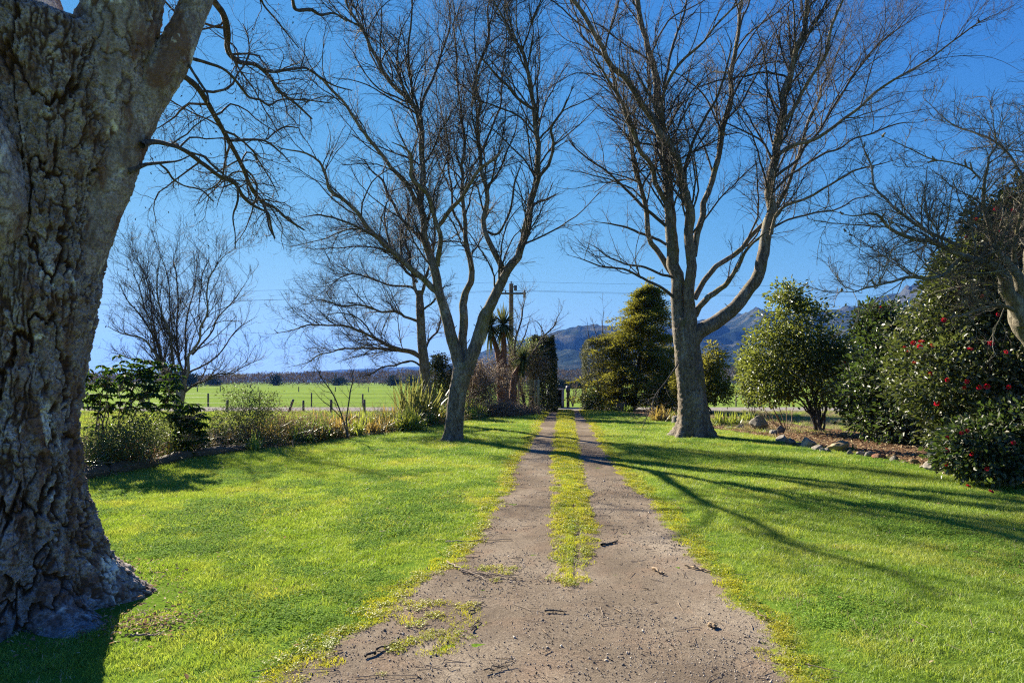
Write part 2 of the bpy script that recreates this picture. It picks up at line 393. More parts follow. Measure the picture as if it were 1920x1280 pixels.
def strip_in(x, y):
    c = np.interp(y, [4.4, 6.6, 10.1, 12.9, 22, 34], [.42, .66, .93, 1.11, 1.88, 2.92]); hw = np.interp(y, [4.3, 5, 6.6, 10, 13, 22, 34], [-.15, .14, .22, .27, .28, .29, .33])
    d = hw - np.abs(x - c) + n1(x, y, 3, 7) * .08
    rut = (y < 8.2) & (np.abs(x - c - .03) < .028 + .012 * n1(x, y, 4, 8))
    return np.where(rut, -.05, d)

def grid(x0, x1, nx, y0, y1, ny):
    X, Y = np.meshgrid(np.linspace(x0, x1, nx), np.linspace(y0, y1, ny)); i = np.arange(nx * ny).reshape(ny, nx)
    return X, Y, np.stack([i[:-1, :-1], i[:-1, 1:], i[1:, 1:], i[1:, :-1]], -1).reshape(-1, 4)
ob('paddock', mesh('paddock', [(-9000, -500, -.06), (9000, -500, -.06), (9000, 9000, -.06), (-9000, 9000, -.06)], np.array([[0, 1, 2, 3]]), M_paddock), kind='structure')
# strip-shaped sheets between two edge curves
def sheet(name, f0, f1, y0, y1, nx, ny, mat, dz, amp=0, seed=1):
    ys = np.linspace(y0, y1, ny); s = np.linspace(0, 1, nx)
    X = f0(ys)[:, None] * (1 - s) + f1(ys)[:, None] * s; Y = np.repeat(ys[:, None], nx, 1)
    Z = gz(X, Y) + dz + (amp * n1(X, Y, 1.1, seed) * np.sin(np.pi * s)[None] if amp else 0)
    i = np.arange(nx * ny).reshape(ny, nx)
    Fq = np.stack([i[:-1, :-1], i[:-1, 1:], i[1:, 1:], i[1:, :-1]], -1).reshape(-1, 4)
    return ob(name, mesh(name, np.stack([X, Y, Z], -1).reshape(-1, 3), Fq, mat), kind='structure')
sheet('rough_ground', lambda y: 0 * y - 60, lambda y: 0 * y + 60, -9, 34.6, 160, 120, M_rough, -.03)
sheet('lawn', lambda y: lbx(y) - .1, lambda y: rbx(y) + .1, -9, 34.6, 90, 180, M_lawn, 0)
sheet('garden_bed', lambda y: lbx(y) - np.interp(y, [-9, 8, 16, 34], [2, 3, 2.6, 3]), lambda y: lbx(y) + .02 * np.sin(y * 5) + .06 * np.sin(y * 1.7), -9, 34, 30, 200, M_soil, .012, .06, 2)
sheet('garden_bed', lambda y: rbx(y) - .05 + .04 * np.sin(y * 4), lambda y: rbx(y) + np.interp(y, [-9, 9, 20, 34], [5, 5, 3.2, 1.5]), -9, 33, 30, 200, M_soil, .012, .06, 3)
# driveway
X, Y, Fq = grid(-2.4, 4.6, 350, -4, 34.8, 900)
d = drive_in(X, Y); st = strip_in(X, Y)
Zd = gz(X, Y) + .004 + n1(X, Y, 5, 11) * .006 + np.clip(st, 0, .2) * .12
gr = np.clip(1 - d * 4, 0, 1) * .55; gr = np.maximum(gr, np.clip(st * 5, 0, 1) * .75)
gr = np.maximum(gr, .3 * np.clip(n1(X, Y, 1.5, 14) - .15, 0, 1) * 2 * (Y < 6))
keep = (d.ravel() > -.02)[Fq].any(1); Fd = Fq[keep]
used = np.unique(Fd); mp = np.full(X.size, -1); mp[used] = np.arange(len(used))
ob('driveway', mesh('driveway', np.stack([X, Y, Zd], -1).reshape(-1, 3)[used], mp[Fd], M_drive, attrs={'grass': gr.ravel()[used]}), kind='structure')
# gravel road running across beyond the gateway
ob('gravel_road', mesh('gravel_road', [(-200, 34.4, -.02), (220, 34.4, -.02), (220, 39.5, -.02), (-200, 39.5, -.02)], np.array([[0, 1, 2, 3]]), M_road), kind='structure')

# ---------------------------------------------------------------- hills
m, t = newmat('hill_bush')
a = noise(t, .012, 6, .65, wpos(t)); b = noise(t, .06, 5, .7, wpos(t))
c = ramp(t, a, [(.36, (.008, .016, .016)), (.5, (.03, .045, .035)), (.62, (.11, .11, .075))])
finish(t, c, 1, b, 1.0, 22, 0); M_hill = m
def hills(name, prof, D0, D1, D2, amp, seed, mat):
    px = np.array([p[0] for p in prof], float); hy = np.array([p[1] for p in prof], float)
    nu, nv = 420, 90
    u = np.linspace(px[0], px[-1], nu); Hh = np.interp(u, px, HY - hy) / F * D1
    vv = np.linspace(0, 1, nv); Dv = np.where(vv < .7, D0 + (D1 - D0) * vv / .7, D1 + (D2 - D1) * (vv - .7) / .3)
    shape = np.where(vv < .7, np.sin(vv / .7 * np.pi / 2) ** 1.15, np.cos((vv - .7) / .3 * np.pi / 2))
    Yv = np.repeat(Dv[:, None], nu, 1)
    Xv = (u[None] - 960) / F * D1 * (Yv / D1) ** .6
    Z = Hh[None] * shape[:, None]
    p = np.stack([Xv, Yv * .7, np.zeros_like(Xv)], -1).reshape(-1, 3)
    w_ = fbm(p * (5.5 / D1), 4, seed + 3).reshape(Xv.shape)
    rid = 1 - np.abs(fbm(p * (11 / D1) + np.stack([w_.ravel()] * 3, -1) * .8, 5, seed)).reshape(Xv.shape) * 2
    fn = fbm(p * (90 / D1), 4, seed + 8).reshape(Xv.shape)
    Z = Z * (1 + amp * (rid - .6) * (1 - shape[:, None] ** 6 * .93)) + fn * Hh[None] * .05 * np.clip(shape[:, None] * 3, 0, 1)
    Z = Z + EYE * shape[:, None] - 3 * (1 - shape[:, None])
    i = np.arange(nu * nv).reshape(nv, nu); Fq = np.stack([i[:-1, :-1], i[:-1, 1:], i[1:, 1:], i[1:, :-1]], -1).reshape(-1, 4)
    ob(name, mesh(name, np.stack([Xv, Yv, Z], -1).reshape(-1, 3), Fq, mat), kind='structure')
hills('hills', [(-900, 700), (-300, 690), (100, 700), (300, 706), (430, 712), (470, 708), (500, 703), (540, 702), (590, 697), (650, 694), (720, 690), (800, 688), (870, 680), (960, 672), (1050, 668), (1200, 660), (1400, 690), (1700, 712)], 2600, 3800, 4800, .35, 21, M_hill)
hills('mountain_range', [(560, 720), (760, 704), (850, 686), (900, 668), (960, 652), (1010, 641), (1060, 630), (1100, 626), (1140, 632), (1200, 628), (1280, 618), (1340, 612), (1372, 598), (1400, 606), (1450, 604), (1500, 596), (1560, 590), (1590, 588), (1620, 572), (1660, 563), (1720, 560), (1820, 556), (1950, 565), (2200, 580), (2700, 600), (3200, 640)], 800, 2000, 2800, .55, 31, M_hill)

# ---------------------------------------------------------------- leaves
def leaves_mesh(C, A, Nn, Ln, Wd, fold=.25, hexa=True, droop=0):
    """C centres(base), A axis, Nn normal"""
    A = unit(A); Sd = unit(np.cross(A, Nn)); Nn = np.cross(Sd, A)
    Ln = np.asarray(Ln)[:, None]; Wd = np.asarray(Wd)[:, None]
    tip = C + A * Ln - Nn * Ln * droop
    if hexa:
        q1 = C + A * Ln * .35; q2 = C + A * Ln * .72 - Nn * Ln * droop * .4
        up = Nn * Wd * fold
        V = np.stack([C, q1 + Sd * Wd * .5 + up, q2 + Sd * Wd * .4 + up, tip, q2 - Sd * Wd * .4 + up, q1 - Sd * Wd * .5 + up], 1)
        b = np.arange(len(C))[:, None] * 6
        Fq = np.concatenate([b + [0, 1, 2, 3], b + [0, 3, 4, 5]])
    else:
        q = C + A * Ln * .5 + Nn * Wd * fold
        V = np.stack([C, q + Sd * Wd * .5, tip, q - Sd * Wd * .5], 1)
        b = np.arange(len(C))[:, None] * 4
        Fq = np.concatenate([b + [0, 1, 2], b + [0, 2, 3]])
    return V.reshape(-1, 3), Fq
def blob_pts(blobs, n, rng, shell=.55, lump=.22, seed=3):
    B = np.array(blobs, float); wv = (B[:, 3] * B[:, 4] * B[:, 5]) ** .67; k = rng.choice(len(B), n, p=wv / wv.sum())
    d = unit(rng.normal(size=(n, 3))); r = shell + (1 - shell) * rng.random(n) ** .6
    r = np.where(rng.random(n) < .12, rng.random(n) * shell, r)
    p = B[k, :3] + d * r[:, None] * B[k, 3:6]
    nz = fbm(p * 1.9, 3, seed); p = B[k, :3] + (p - B[k, :3]) * (1 + lump * nz * 1.6)[:, None]
    nrm = unit((p - B[k, :3]) / B[k, 3:6])
    ok = p[:, 2] > .03
    return p[ok], nrm[ok]
def foliage(blobs, ncl, per, clr, Ln, Wd, rng, shell=.55, lump=.22, up=.5, droop=.15, hexa=True, fold=.25, seed=3):
    c, nrm = blob_pts(blobs, ncl, rng, shell, lump, seed)
    n = len(c) * per
    cc = np.repeat(c, per, 0); nn = np.repeat(nrm, per, 0)
    off = rng.normal(size=(n, 3)) * clr; off[:, 2] *= .8
    A = unit(off / clr * .6 + nn * .7 + rng.normal(size=(n, 3)) * .5)
    No = unit(nn * .5 + np.array([0, 0, up]) + rng.normal(size=(n, 3)) * .55)
    l = Ln * rng.uniform(.65, 1.2, n)
    pos = cc + off; pos[:, 2] = np.maximum(pos[:, 2], .02)
    return leaves_mesh(pos, A, No, l, l * Wd / Ln * rng.uniform(.8, 1.15, n), fold, hexa, droop), c
def stems_to(base, tgts, rng, r0, K=9, sides=5, spread=.08, bow=.25):
    n = len(tgts); s = np.linspace(0, 1, K)[None, :, None]
    b = np.array(base)[None] + np.c_[rng.normal(size=(n, 2)) * spread, np.zeros(n)]
    mid = (b + tgts) / 2; mid[:, :2] = b[:, :2] + (tgts[:, :2] - b[:, :2]) * bow
    Pt = (1 - s)**2 * b[:, None] + 2 * s * (1 - s) * mid[:, None] + s**2 * tgts[:, None]
    Pt[:, 1:] += rng.normal(size=(n, K - 1, 3)) * .02 * np.linalg.norm(tgts - b, axis=1)[:, None, None] * .6
    Rd = r0 * rng.uniform(.6, 1.1, n)[:, None] * np.linspace(1, .25, K)[None]
    return Pt, Rd

# ================================================================ traced trees
def limb3(pts, D, dz, K=26, wig=.012, rng=None, bow=0):
    pts = np.array(pts, float); K = max(K, len(pts) * 3)
    c = catmull(pts, K); s = np.linspace(0, 1, K)
    if isinstance(dz, (int, float)): dz = (0, dz)
    Dd = D + dz[0] + (dz[1] - dz[0]) * s ** 1.2
    out = np.stack([(c[:, 0] - 960) / F * Dd, Dd, EYE + (HY - c[:, 1]) / F * Dd], -1)
    wpx = np.maximum(c[:, 2], .8)
    if rng is not None and D > 6:
        wpx = wpx * np.interp(wpx, [3, 12, 24, 40], [.60, .74, .86, .97]) * np.interp(s, [0, .8, 1], [1, 1, .35])
        Lt = np.linalg.norm(out[-1] - out[0]); m_ = max(4, int(Lt / .42)); kn = rng.normal(size=(m_, 3)) * .042; kn[0] = 0
        out += np.stack([np.interp(s, np.linspace(0, 1, m_), kn[:, i]) for i in range(3)], -1) * np.interp(s, [0, .12], [0, 1])[:, None]
    r = wpx / 2 / F * Dd
    if rng is not None: out[1:-1] += rng.normal(size=(K - 2, 3)) * wig * np.minimum(1, r[1:-1, None] * 12)
    return out, r
def bark_tube(Pt, Rd, sides, amp, seed, sc=1.0, flare=None):
    V, Fq = tubes(Pt[None], Rd[None], sides)
    c = np.repeat(Pt, sides, 0); nrm = unit(V - c); r = np.repeat(Rd, sides)
    q = V * np.array([1, 1, .4]) * sc
    f1, f2, _ = worley(q * 16 + fbm(q * 7, 2, seed)[:, None] * .7, seed)
    dsp = amp * r * (.9 * fbm(q * 4, 3, seed) + .5 * (sstep(0, .35, f2 - f1) - .6)) 
    if flare:
        ang = np.arctan2(nrm[:, 1], nrm[:, 0]); hgt = np.clip(V[:, 2], 0, 9)
        lob = .55 + .45 * np.cos(ang * flare[2] + seed + .6 * np.sin(ang * 2 + seed))
        dsp += flare[0] * np.exp(-hgt / flare[1]) * lob
        dsp += .04 * r * np.cos(ang * 5 + V[:, 2] * .8)
    return V + nrm * dsp[:, None], Fq
def resample(Pt, Rd, K):
    d = np.r_[0, np.cumsum(np.linalg.norm(np.diff(Pt, axis=0), axis=1))]; t = np.linspace(0, d[-1], K)
    return np.stack([np.interp(t, d, Pt[:, i]) for i in range(3)], -1), np.interp(t, d, Rd)
def tree(name, label, D, base, trunk, limbs, rng, counts, K=26, group=None, mats=None, tkw=None, tw=(.9, .0022), l1=None, l2=None, l3=None, cat_='tree', tside=40, amp=.12, flare=None):
    mt, ml, mtw = mats or (M_birch, M_limb, M_twig)
    e = empty(name, base, label, cat_, group)
    tp, tr_ = limb3(trunk, D, 0, 60)
    tp, tr_ = resample(tp, tr_, int(max(30, (tp[-1, 2] - tp[0, 2]) / .035)))
    V, Fq = bark_tube(tp, tr_, tside, amp, 3, 1, flare); part('trunk', V, Fq, mt, e)
    allP, allR = [], []
    for pts, dz in limbs:
        p_, r_ = limb3(pts, D, dz, K, rng=rng)
        k = int(max(20, np.linalg.norm(np.diff(p_, axis=0), axis=1).sum() / .09))
        p2, r2 = resample(p_, r_, k)
        if r_[0] > .05: V, Fq = bark_tube(p2, r2, 16, .12, 5)
        else: V, Fq = tubes(p2[None], r2[None], 8)
        part('limb', V, Fq, mt if r_[0] > .05 else ml, e)
        a, b = resample(p_, r_, 30); allP.append(a); allR.append(b)
    Pm, Rm = np.stack(allP), np.stack(allR)
    n1_, n2_, n3_ = counts
    k1 = dict(K=12, t0=.12, ang=(25, 60), lf=(.25, .5), wig=.13, up=.05, rf=.5, rmin=.004, lmax=3.0); k1.update(l1 or {})
    k2 = dict(K=8, t0=.1, ang=(25, 60), lf=(.35, .6), wig=.15, up=.02, rf=.6, rmin=.0028, lmax=1.5); k2.update(l2 or {})
    k3 = dict(K=4, t0=.1, ang=(20, 60), lf=(.35, .8), wig=.16, up=-.03, rf=.7, rmin=tw[1], lmin=.2, lmax=tw[0]); k3.update(l3 or {})
    P1, R1 = grow(Pm, Rm, rng, n1_, **k1)
    P2, R2 = grow(P1, R1, rng, n2_, **k2)
    P3, R3 = grow(P2, R2, rng, n3_, **k3)
    Ps, Rs = grow(Pm, Rm, rng, len(limbs) * 5, 4, t0=.03, ang=(40, 80), lf=(.02, .07), wig=.2, rf=.45, rmin=.008, lmin=.05, lmax=.3)
    Rs = np.repeat(np.maximum(Rs[:, :1], .012), 4, 1) * np.array([1.6, 1.1, .9, .75])
    V, Fq = tubes(Ps, Rs, 6); part('broken_stubs', V, Fq, ml, e, kind='stuff')
    V, Fq = cat([tubes(P1, R1, 5), tubes(P2, R2, 3)]); part('branches', V, Fq, ml, e, kind='stuff')
    V, Fq = tubes(P3, R3, 3); part('twigs', V, Fq, mtw, e, kind='stuff')
    return e, Pm, Rm, P1, R1, P2, R2

rng = np.random.default_rng(7)
# ---- right-hand big birch, 18 m off
tE = [(1300, 822, 66), (1301, 800, 58), (1299, 770, 53), (1296, 730, 50), (1292, 690, 48), (1288, 650, 48), (1285, 622, 44), (1281, 596, 38)]
limbsE = [
 ([(1282, 650, 34), (1276, 600, 32), (1271, 560, 28), (1268, 520, 27), (1261, 450, 25), (1255, 350, 22), (1246, 280, 20), (1237, 200, 18), (1225, 125, 15), (1210, 65, 13), (1195, 0, 12), (1180, -90, 9), (1170, -200, 4)], (0, .9)),
 ([(1292, 660, 34), (1294, 610, 30), (1296, 575, 25), (1296, 490, 22), (1290, 400, 20), (1276, 325, 18), (1256, 275, 17), (1232, 240, 16), (1200, 185, 15), (1165, 140, 14), (1135, 105, 13), (1100, 45, 11), (1070, -5, 10), (1040, -80, 7), (1020, -170, 4)], (-.15, -1.6)),
 ([(1290, 655, 36), (1302, 628, 33), (1322, 615, 31), (1340, 606, 30), (1367, 590, 28), (1391, 563, 27), (1412, 530, 26), (1427, 495, 25), (1440, 430, 23), (1450, 350, 20), (1460, 270, 18), (1470, 200, 16), (1485, 130, 14), (1505, 65, 12), (1520, 0, 11), (1545, -90, 8), (1560, -200, 4)], (-.1, -1.2)),
 ([(1300, 480, 17), (1304, 450, 16), (1318, 400, 15), (1335, 340, 14), (1350, 280, 13), (1360, 225, 13), (1370, 150, 12), (1380, 75, 10), (1390, 0, 9), (1400, -90, 6), (1405, -160, 3)], (-.2, 1.6)),
 ([(1272, 530, 16), (1245, 490, 14), (1220, 450, 13), (1212, 390, 12), (1195, 345, 11), (1185, 280, 11), (1180, 230, 10), (1155, 170, 9), (1140, 115, 8), (1100, 75, 6), (1070, 0, 5), (1050, -60, 3)], (.3, 2.0)),
 ([(1256, 400, 12), (1235, 350, 12), (1205, 285, 11), (1182, 240, 9), (1150, 160, 7), (1120, 110, 5), (1095, 40, 4)], (.3, -1.8)),
 ([(1262, 520, 8), (1225, 505, 7), (1185, 495, 6), (1130, 477, 4), (1095, 455, 3)], (0, -1.5)),
 ([(1266, 560, 9), (1240, 538, 8), (1200, 522, 7), (1165, 505, 6), (1140, 502, 5), (1100, 488, 4), (1062, 480, 2.5)], (0, -2.2)),
 ([(1250, 425, 9), (1190, 370, 8), (1145, 330, 6), (1100, 295, 5), (1068, 262, 4), (1058, 235, 3)], (.2, 1.2)),
 ([(1256, 462, 8), (1205, 437, 7), (1155, 422, 5), (1113, 412, 3)], (.2, 1.7)),
 ([(1285, 340, 9), (1286, 315, 9), (1300, 270, 8), (1322, 215, 7), (1352, 165, 6), (1362, 110, 5), (1355, 50, 3)], (0, -1.8)),
 ([(1247, 290, 10), (1250, 165, 9), (1270, 130, 8), (1300, 100, 7), (1340, 55, 6), (1380, 15, 5), (1420, -40, 3)], (.3, -1.2)),
 ([(1244, 170, 9), (1247, 145, 8), (1265, 75, 7), (1290, 0, 5), (1300, -70, 3)], (.2, 1.6)),
 ([(1302, 560, 15), (1318, 530, 14), (1340, 505, 13), (1380, 472, 12), (1420, 435, 11), (1455, 395, 10), (1475, 350, 9), (1500, 280, 8), (1528, 200, 7), (1565, 110, 5), (1590, 40, 3)], (0, 1.5)),
 ([(1303, 592, 16), (1320, 565, 15), (1340, 550, 14), (1370, 525, 12), (1390, 495, 10), (1400, 470, 8), (1425, 440, 6), (1450, 425, 4)], (-.1, -2)),
 ([(1463, 250, 12), (1467, 235, 11), (1510, 165, 9), (1545, 90, 8), (1565, 40, 7), (1580, 0, 6), (1600, -60, 4)], (-.9, -2.4)),
 ([(1459, 290, 11), (1475, 278, 10), (1530, 258, 9), (1590, 218, 8), (1640, 172, 7), (1700, 133, 6), (1760, 95, 5), (1830, 45, 4), (1905, 12, 3)], (-.8, -2.0)),
 ([(1446, 440, 10), (1452, 415, 9), (1470, 387, 8), (1515, 370, 7), (1560, 345, 6), (1620, 318, 5), (1690, 295, 3)], (-.7, -3.0)),
 ([(1443, 430, 7), (1470, 415, 6), (1540, 398, 5), (1600, 380, 4), (1650, 360, 2.5)], (-.7, .6)),
 ([(1455, 330, 8), (1490, 300, 8), (1540, 235, 7), (1590, 160, 6), (1640, 95, 5), (1690, 45, 4), (1730, 0, 3)], (-.8, 1.4)),
 ([(1450, 360, 7), (1480, 330, 7), (1530, 300, 6), (1600, 265, 5), (1680, 235, 4), (1750, 220, 2.5)], (-.8, -.2)),
 ([(1385, 60, 6), (1410, -10, 5), (1450, -80, 3)], (1.2, 2)),
]
LR = dict(ang=(20, 50), up=.03)
tree('birch_tree', 'tall bare multi-stemmed birch with buttressed grey trunk on the lawn right of the driveway', 18.0, (5.22, 18.0, 0), tE, limbsE, rng, (380, 2800, 20000), flare=(.30, .30, 6), l1=dict(lmax=2.9, up=.07, lf=(.3, .6), ang=(15, 42), t0=.2), l2=dict(lf=(.35, .7), ang=(15, 45), up=.04), l3=dict(up=-.10), tside=56, amp=.14)
# ---- left birch of the pair beside the drive
tB = [(850, 828, 37), (851, 805, 34), (854, 770, 33), (858, 740, 32), (864, 712, 34), (868, 694, 35), (868, 680, 30)]
limbsB = [
 ([(866, 705, 30), (862, 685, 30), (845, 640, 26), (833, 590, 23), (820, 540, 21), (810, 490, 19), (796, 450, 17), (790, 380, 15), (790, 300, 14), (785, 215, 12), (770, 195, 11), (750, 165, 11), (720, 135, 10), (700, 95, 9), (675, 50, 8), (650, 0, 7), (620, -70, 5), (600, -130, 3)], (0, .7)),
 ([(787, 225, 8), (790, 200, 8), (810, 160, 7), (830, 100, 6), (842, 55, 5), (840, 0, 4), (835, -50, 2.5)], (.5, 1.6)),
 ([(868, 700, 24), (870, 660, 21), (868, 600, 20), (872, 565, 18), (884, 515, 15), (874, 450, 12), (868, 360, 9), (870, 280, 8), (862, 200, 6), (858, 110, 5), (850, 20, 4), (845, -60, 2.5)], (.1, 1.6)),
 ([(874, 700, 30), (884, 670, 28), (896, 635, 27), (911, 588, 25), (935, 545, 22), (950, 520, 20), (975, 465, 18), (992, 400, 16), (1005, 340, 14), (1008, 250, 12), (995, 190, 11), (982, 120, 10), (962, 65, 8), (925, 0, 7), (900, -60, 4)], (-.05, -.9)),
 ([(936, 545, 17), (940, 500, 15), (920, 465, 14), (906, 420, 13), (912, 375, 12), (907, 320, 11), (900, 260, 10), (897, 200, 9), (895, 130, 8), (914, 78, 7), (920, 0, 5), (925, -70, 3)], (-.1, 1.0)),
 ([(820, 500, 13), (820, 425, 12), (802, 372, 11), (772, 330, 10), (760, 280, 8), (735, 265, 6)], (.1, -1.4)),
 ([(822, 425, 11), (840, 398, 11), (870, 360, 10), (900, 315, 9), (930, 293, 7), (945, 265, 4)], (-.2, -1.8)),
 ([(822, 548, 17), (800, 530, 15), (750, 485, 13), (700, 435, 11), (665, 390, 10), (625, 360, 9), (605, 325, 7), (575, 290, 6), (530, 275, 5), (500, 266, 3)], (.1, -1.8)),
 ([(790, 400, 11), (780, 380, 11), (760, 345, 11), (730, 315, 10), (710, 285, 10), (685, 250, 9), (655, 210, 8), (620, 170, 7), (595, 140, 5), (575, 128, 4), (500, 132, 3)], (.3, -1.5)),
 ([(1004, 360, 10), (1006, 345, 10), (1030, 308, 9), (1037, 270, 8), (1032, 235, 7), (1055, 205, 6), (1080, 150, 4)], (-.6, -2)),
 ([(990, 415, 8), (1002, 382, 7), (1022, 372, 6), (1050, 357, 3)], (-.6, .3)),
 ([(1000, 205, 9), (980, 190, 8), (950, 155, 7), (920, 130, 6), (895, 90, 3)], (-.8, -2.4)),
 ([(905, 430, 7), (930, 440, 7), (950, 410, 6), (968, 360, 6), (978, 300, 4)], (.2, -.8)),
 ([(798, 460, 9), (770, 430, 9), (745, 400, 8), (720, 350, 7), (700, 320, 5), (660, 290, 3)], (.2, 2)),
 ([(872, 440, 7), (850, 400, 7), (845, 340, 6), (840, 270, 5), (825, 200, 4), (820, 120, 3)], (.7, 2.4)),
 ([(785, 240, 8), (775, 170, 7), (765, 100, 6), (770, 20, 5), (775, -60, 3)], (.5, -.6)),
 ([(905, 280, 7), (930, 230, 6), (940, 160, 5), (945, 90, 4), (955, 20, 3)], (.6, 1.5)),
 ([(700, 440, 7), (650, 420, 6), (600, 400, 5), (560, 405, 3)], (-1.3, -2.5)),
]
tree('birch_tree', 'bare forked birch with leaning stems on the lawn edge left of the driveway', 16.9, (-1.58, 16.9, 0), tB, limbsB, rng, (330, 2800, 16500), flare=(.12, .18, 5), l1=dict(lmax=2.5, up=.06, lf=(.3, .6), ang=(15, 45), t0=.2), l2=dict(lf=(.35, .7), ang=(15, 48), up=.04), l3=dict(up=-.08), tside=44, amp=.14)
# ---- spreading tree behind it
tC = [(803, 792, 24), (801, 760, 22), (798, 722, 20), (796, 690, 19), (791, 640, 17), (789, 602, 16), (787, 565, 14), (786, 545, 12)]
limbsC = [
 ([(787, 560, 10), (780, 535, 9), (770, 497, 8), (762, 450, 6), (765, 390, 5), (758, 330, 3)], (0, 1)),
 ([(787, 560, 10), (795, 540, 9), (802, 515, 7), (810, 470, 6), (812, 400, 4), (805, 340, 3)], (0, -1)),
 ([(794, 676, 10), (785, 668, 10), (742, 650, 9), (700, 630, 8), (660, 617, 6), (620, 610, 5), (580, 610, 4), (542, 622, 3), (507, 630, 2)], (0, -1.8)),
 ([(794, 676, 9), (785, 669, 9), (742, 657, 7), (692, 656, 6), (655, 653, 5), (610, 662, 4), (580, 677, 3), (532, 688, 2)], (0, .8)),
 ([(789, 604, 9), (780, 600, 8), (745, 585, 7), (705, 580, 6), (667, 572, 5), (620, 567, 4), (590, 562, 3), (575, 572, 3), (552, 560, 2)], (0, -1.5)),
 ([(786, 550, 7), (775, 540, 7), (742, 535, 6), (705, 525, 5), (655, 512, 4), (620, 535, 3), (575, 540, 2)], (0, 1.5)),
 ([(792, 690, 6), (782, 681, 6), (730, 683, 5), (692, 700, 4), (665, 706, 3)], (0, -1)),
 ([(783, 530, 7), (760, 500, 6), (720, 470, 5), (670, 462, 4), (610, 470, 3), (560, 462, 2)], (0, -2)),
 ([(780, 520, 6), (750, 480, 6), (700, 440, 5), (640, 430, 3), (590, 440, 2)], (0, 2.5)),
 ([(795, 660, 7), (815, 620, 6), (830, 580, 4), (845, 555, 3)], (0, 1.5)),
 ([(788, 600, 7), (805, 570, 6), (830, 545, 4), (850, 530, 3)], (0, -2)),
 ([(700, 630, 5), (672, 600, 4), (640, 590, 3), (600, 595, 2)], (-1, -2)),
]
tree('spreading_tree', 'bare tree with long drooping horizontal branches behind the flax clump', 24, (-3.2, 24, 0), tC, limbsC, rng, (360, 3000, 11000), mats=(M_birch, M_limb, M_twig), l1=dict(lmax=2.4, up=.02, flat=.5, ang=(20, 45)), l2=dict(up=.03, flat=.4), l3=dict(up=.04), tw=(.6, .0035), tside=24, amp=.1)
# ---- vase-shaped bare tree on the far left
tD = [(335, 812, 15), (337, 780, 14), (338, 755, 13), (342, 735, 12), (347, 722, 10)]
limbsD = [
 ([(339, 750, 10), (325, 720, 8), (305, 690, 7), (290, 665, 6), (260, 635, 5), (225, 622, 4), (200, 610, 3)], (0, -1)),
 ([(339, 748, 10), (318, 712, 8), (300, 660, 6), (292, 610, 5), (285, 560, 4), (265, 500, 3), (250, 470, 2)], (0, 1)),
 ([(342, 735, 9), (330, 690, 7), (320, 640, 6), (305, 580, 5), (290, 530, 4), (300, 470, 2)], (0, -.6)),
 ([(345, 725, 8), (338, 680, 6), (330, 630, 5), (335, 560, 4), (325, 500, 3), (335, 460, 2)], (0, .8)),
 ([(346, 722, 9), (352, 685, 8), (365, 655, 7), (378, 620, 6), (388, 570, 5), (395, 520, 4), (420, 480, 3), (445, 465, 2)], (0, -.4)),
 ([(347, 720, 8), (350, 680, 6), (345, 640, 5), (355, 580, 4), (368, 520, 3), (372, 470, 2)], (0, 1.2)),
 ([(342, 738, 7), (365, 720, 6), (400, 710, 5), (430, 700, 4), (460, 688, 3), (500, 674, 2)], (0, -1)),
 ([(360, 665, 6), (385, 640, 5), (405, 600, 4), (440, 560, 3), (465, 520, 2)], (0, 1.2)),
 ([(350, 700, 6), (385, 680, 5), (420, 650, 4), (450, 610, 3), (480, 590, 2)], (0, .2)),
 ([(318, 712, 6), (290, 690, 5), (260, 680, 4), (225, 670, 3), (200, 655, 2)], (0, .5)),
 ([(300, 650, 5), (270, 600, 4), (240, 560, 3), (215, 520, 2)], (0, -1)),
 ([(330, 640, 4), (315, 560, 3), (310, 500, 2.4), (290, 455, 2)], (0, -1.2)),
 ([(380, 615, 4), (372, 560, 3), (385, 500, 2.4), (395, 460, 2)], (0, 1)),
 ([(337, 765, 9), (325, 745, 8), (312, 720, 7), (290, 650, 5), (275, 590, 4), (262, 540, 3), (235, 500, 2)], (0, -.5)),
]
tree('vase_shaped_tree', 'small bare vase-shaped tree behind the rhododendron left of the lawn', 20, (-10.6, 20, 0), tD, limbsD, rng, (300, 2200, 6000), mats=(M_pale, M_limb, M_twig), l1=dict(lmax=1.9, lf=(.3, .6), up=.09, ang=(15, 38)), l2=dict(up=.08, ang=(15, 40)), l3=dict(up=.06, ang=(15, 40)), tw=(.4, .003), tside=16, amp=.06)
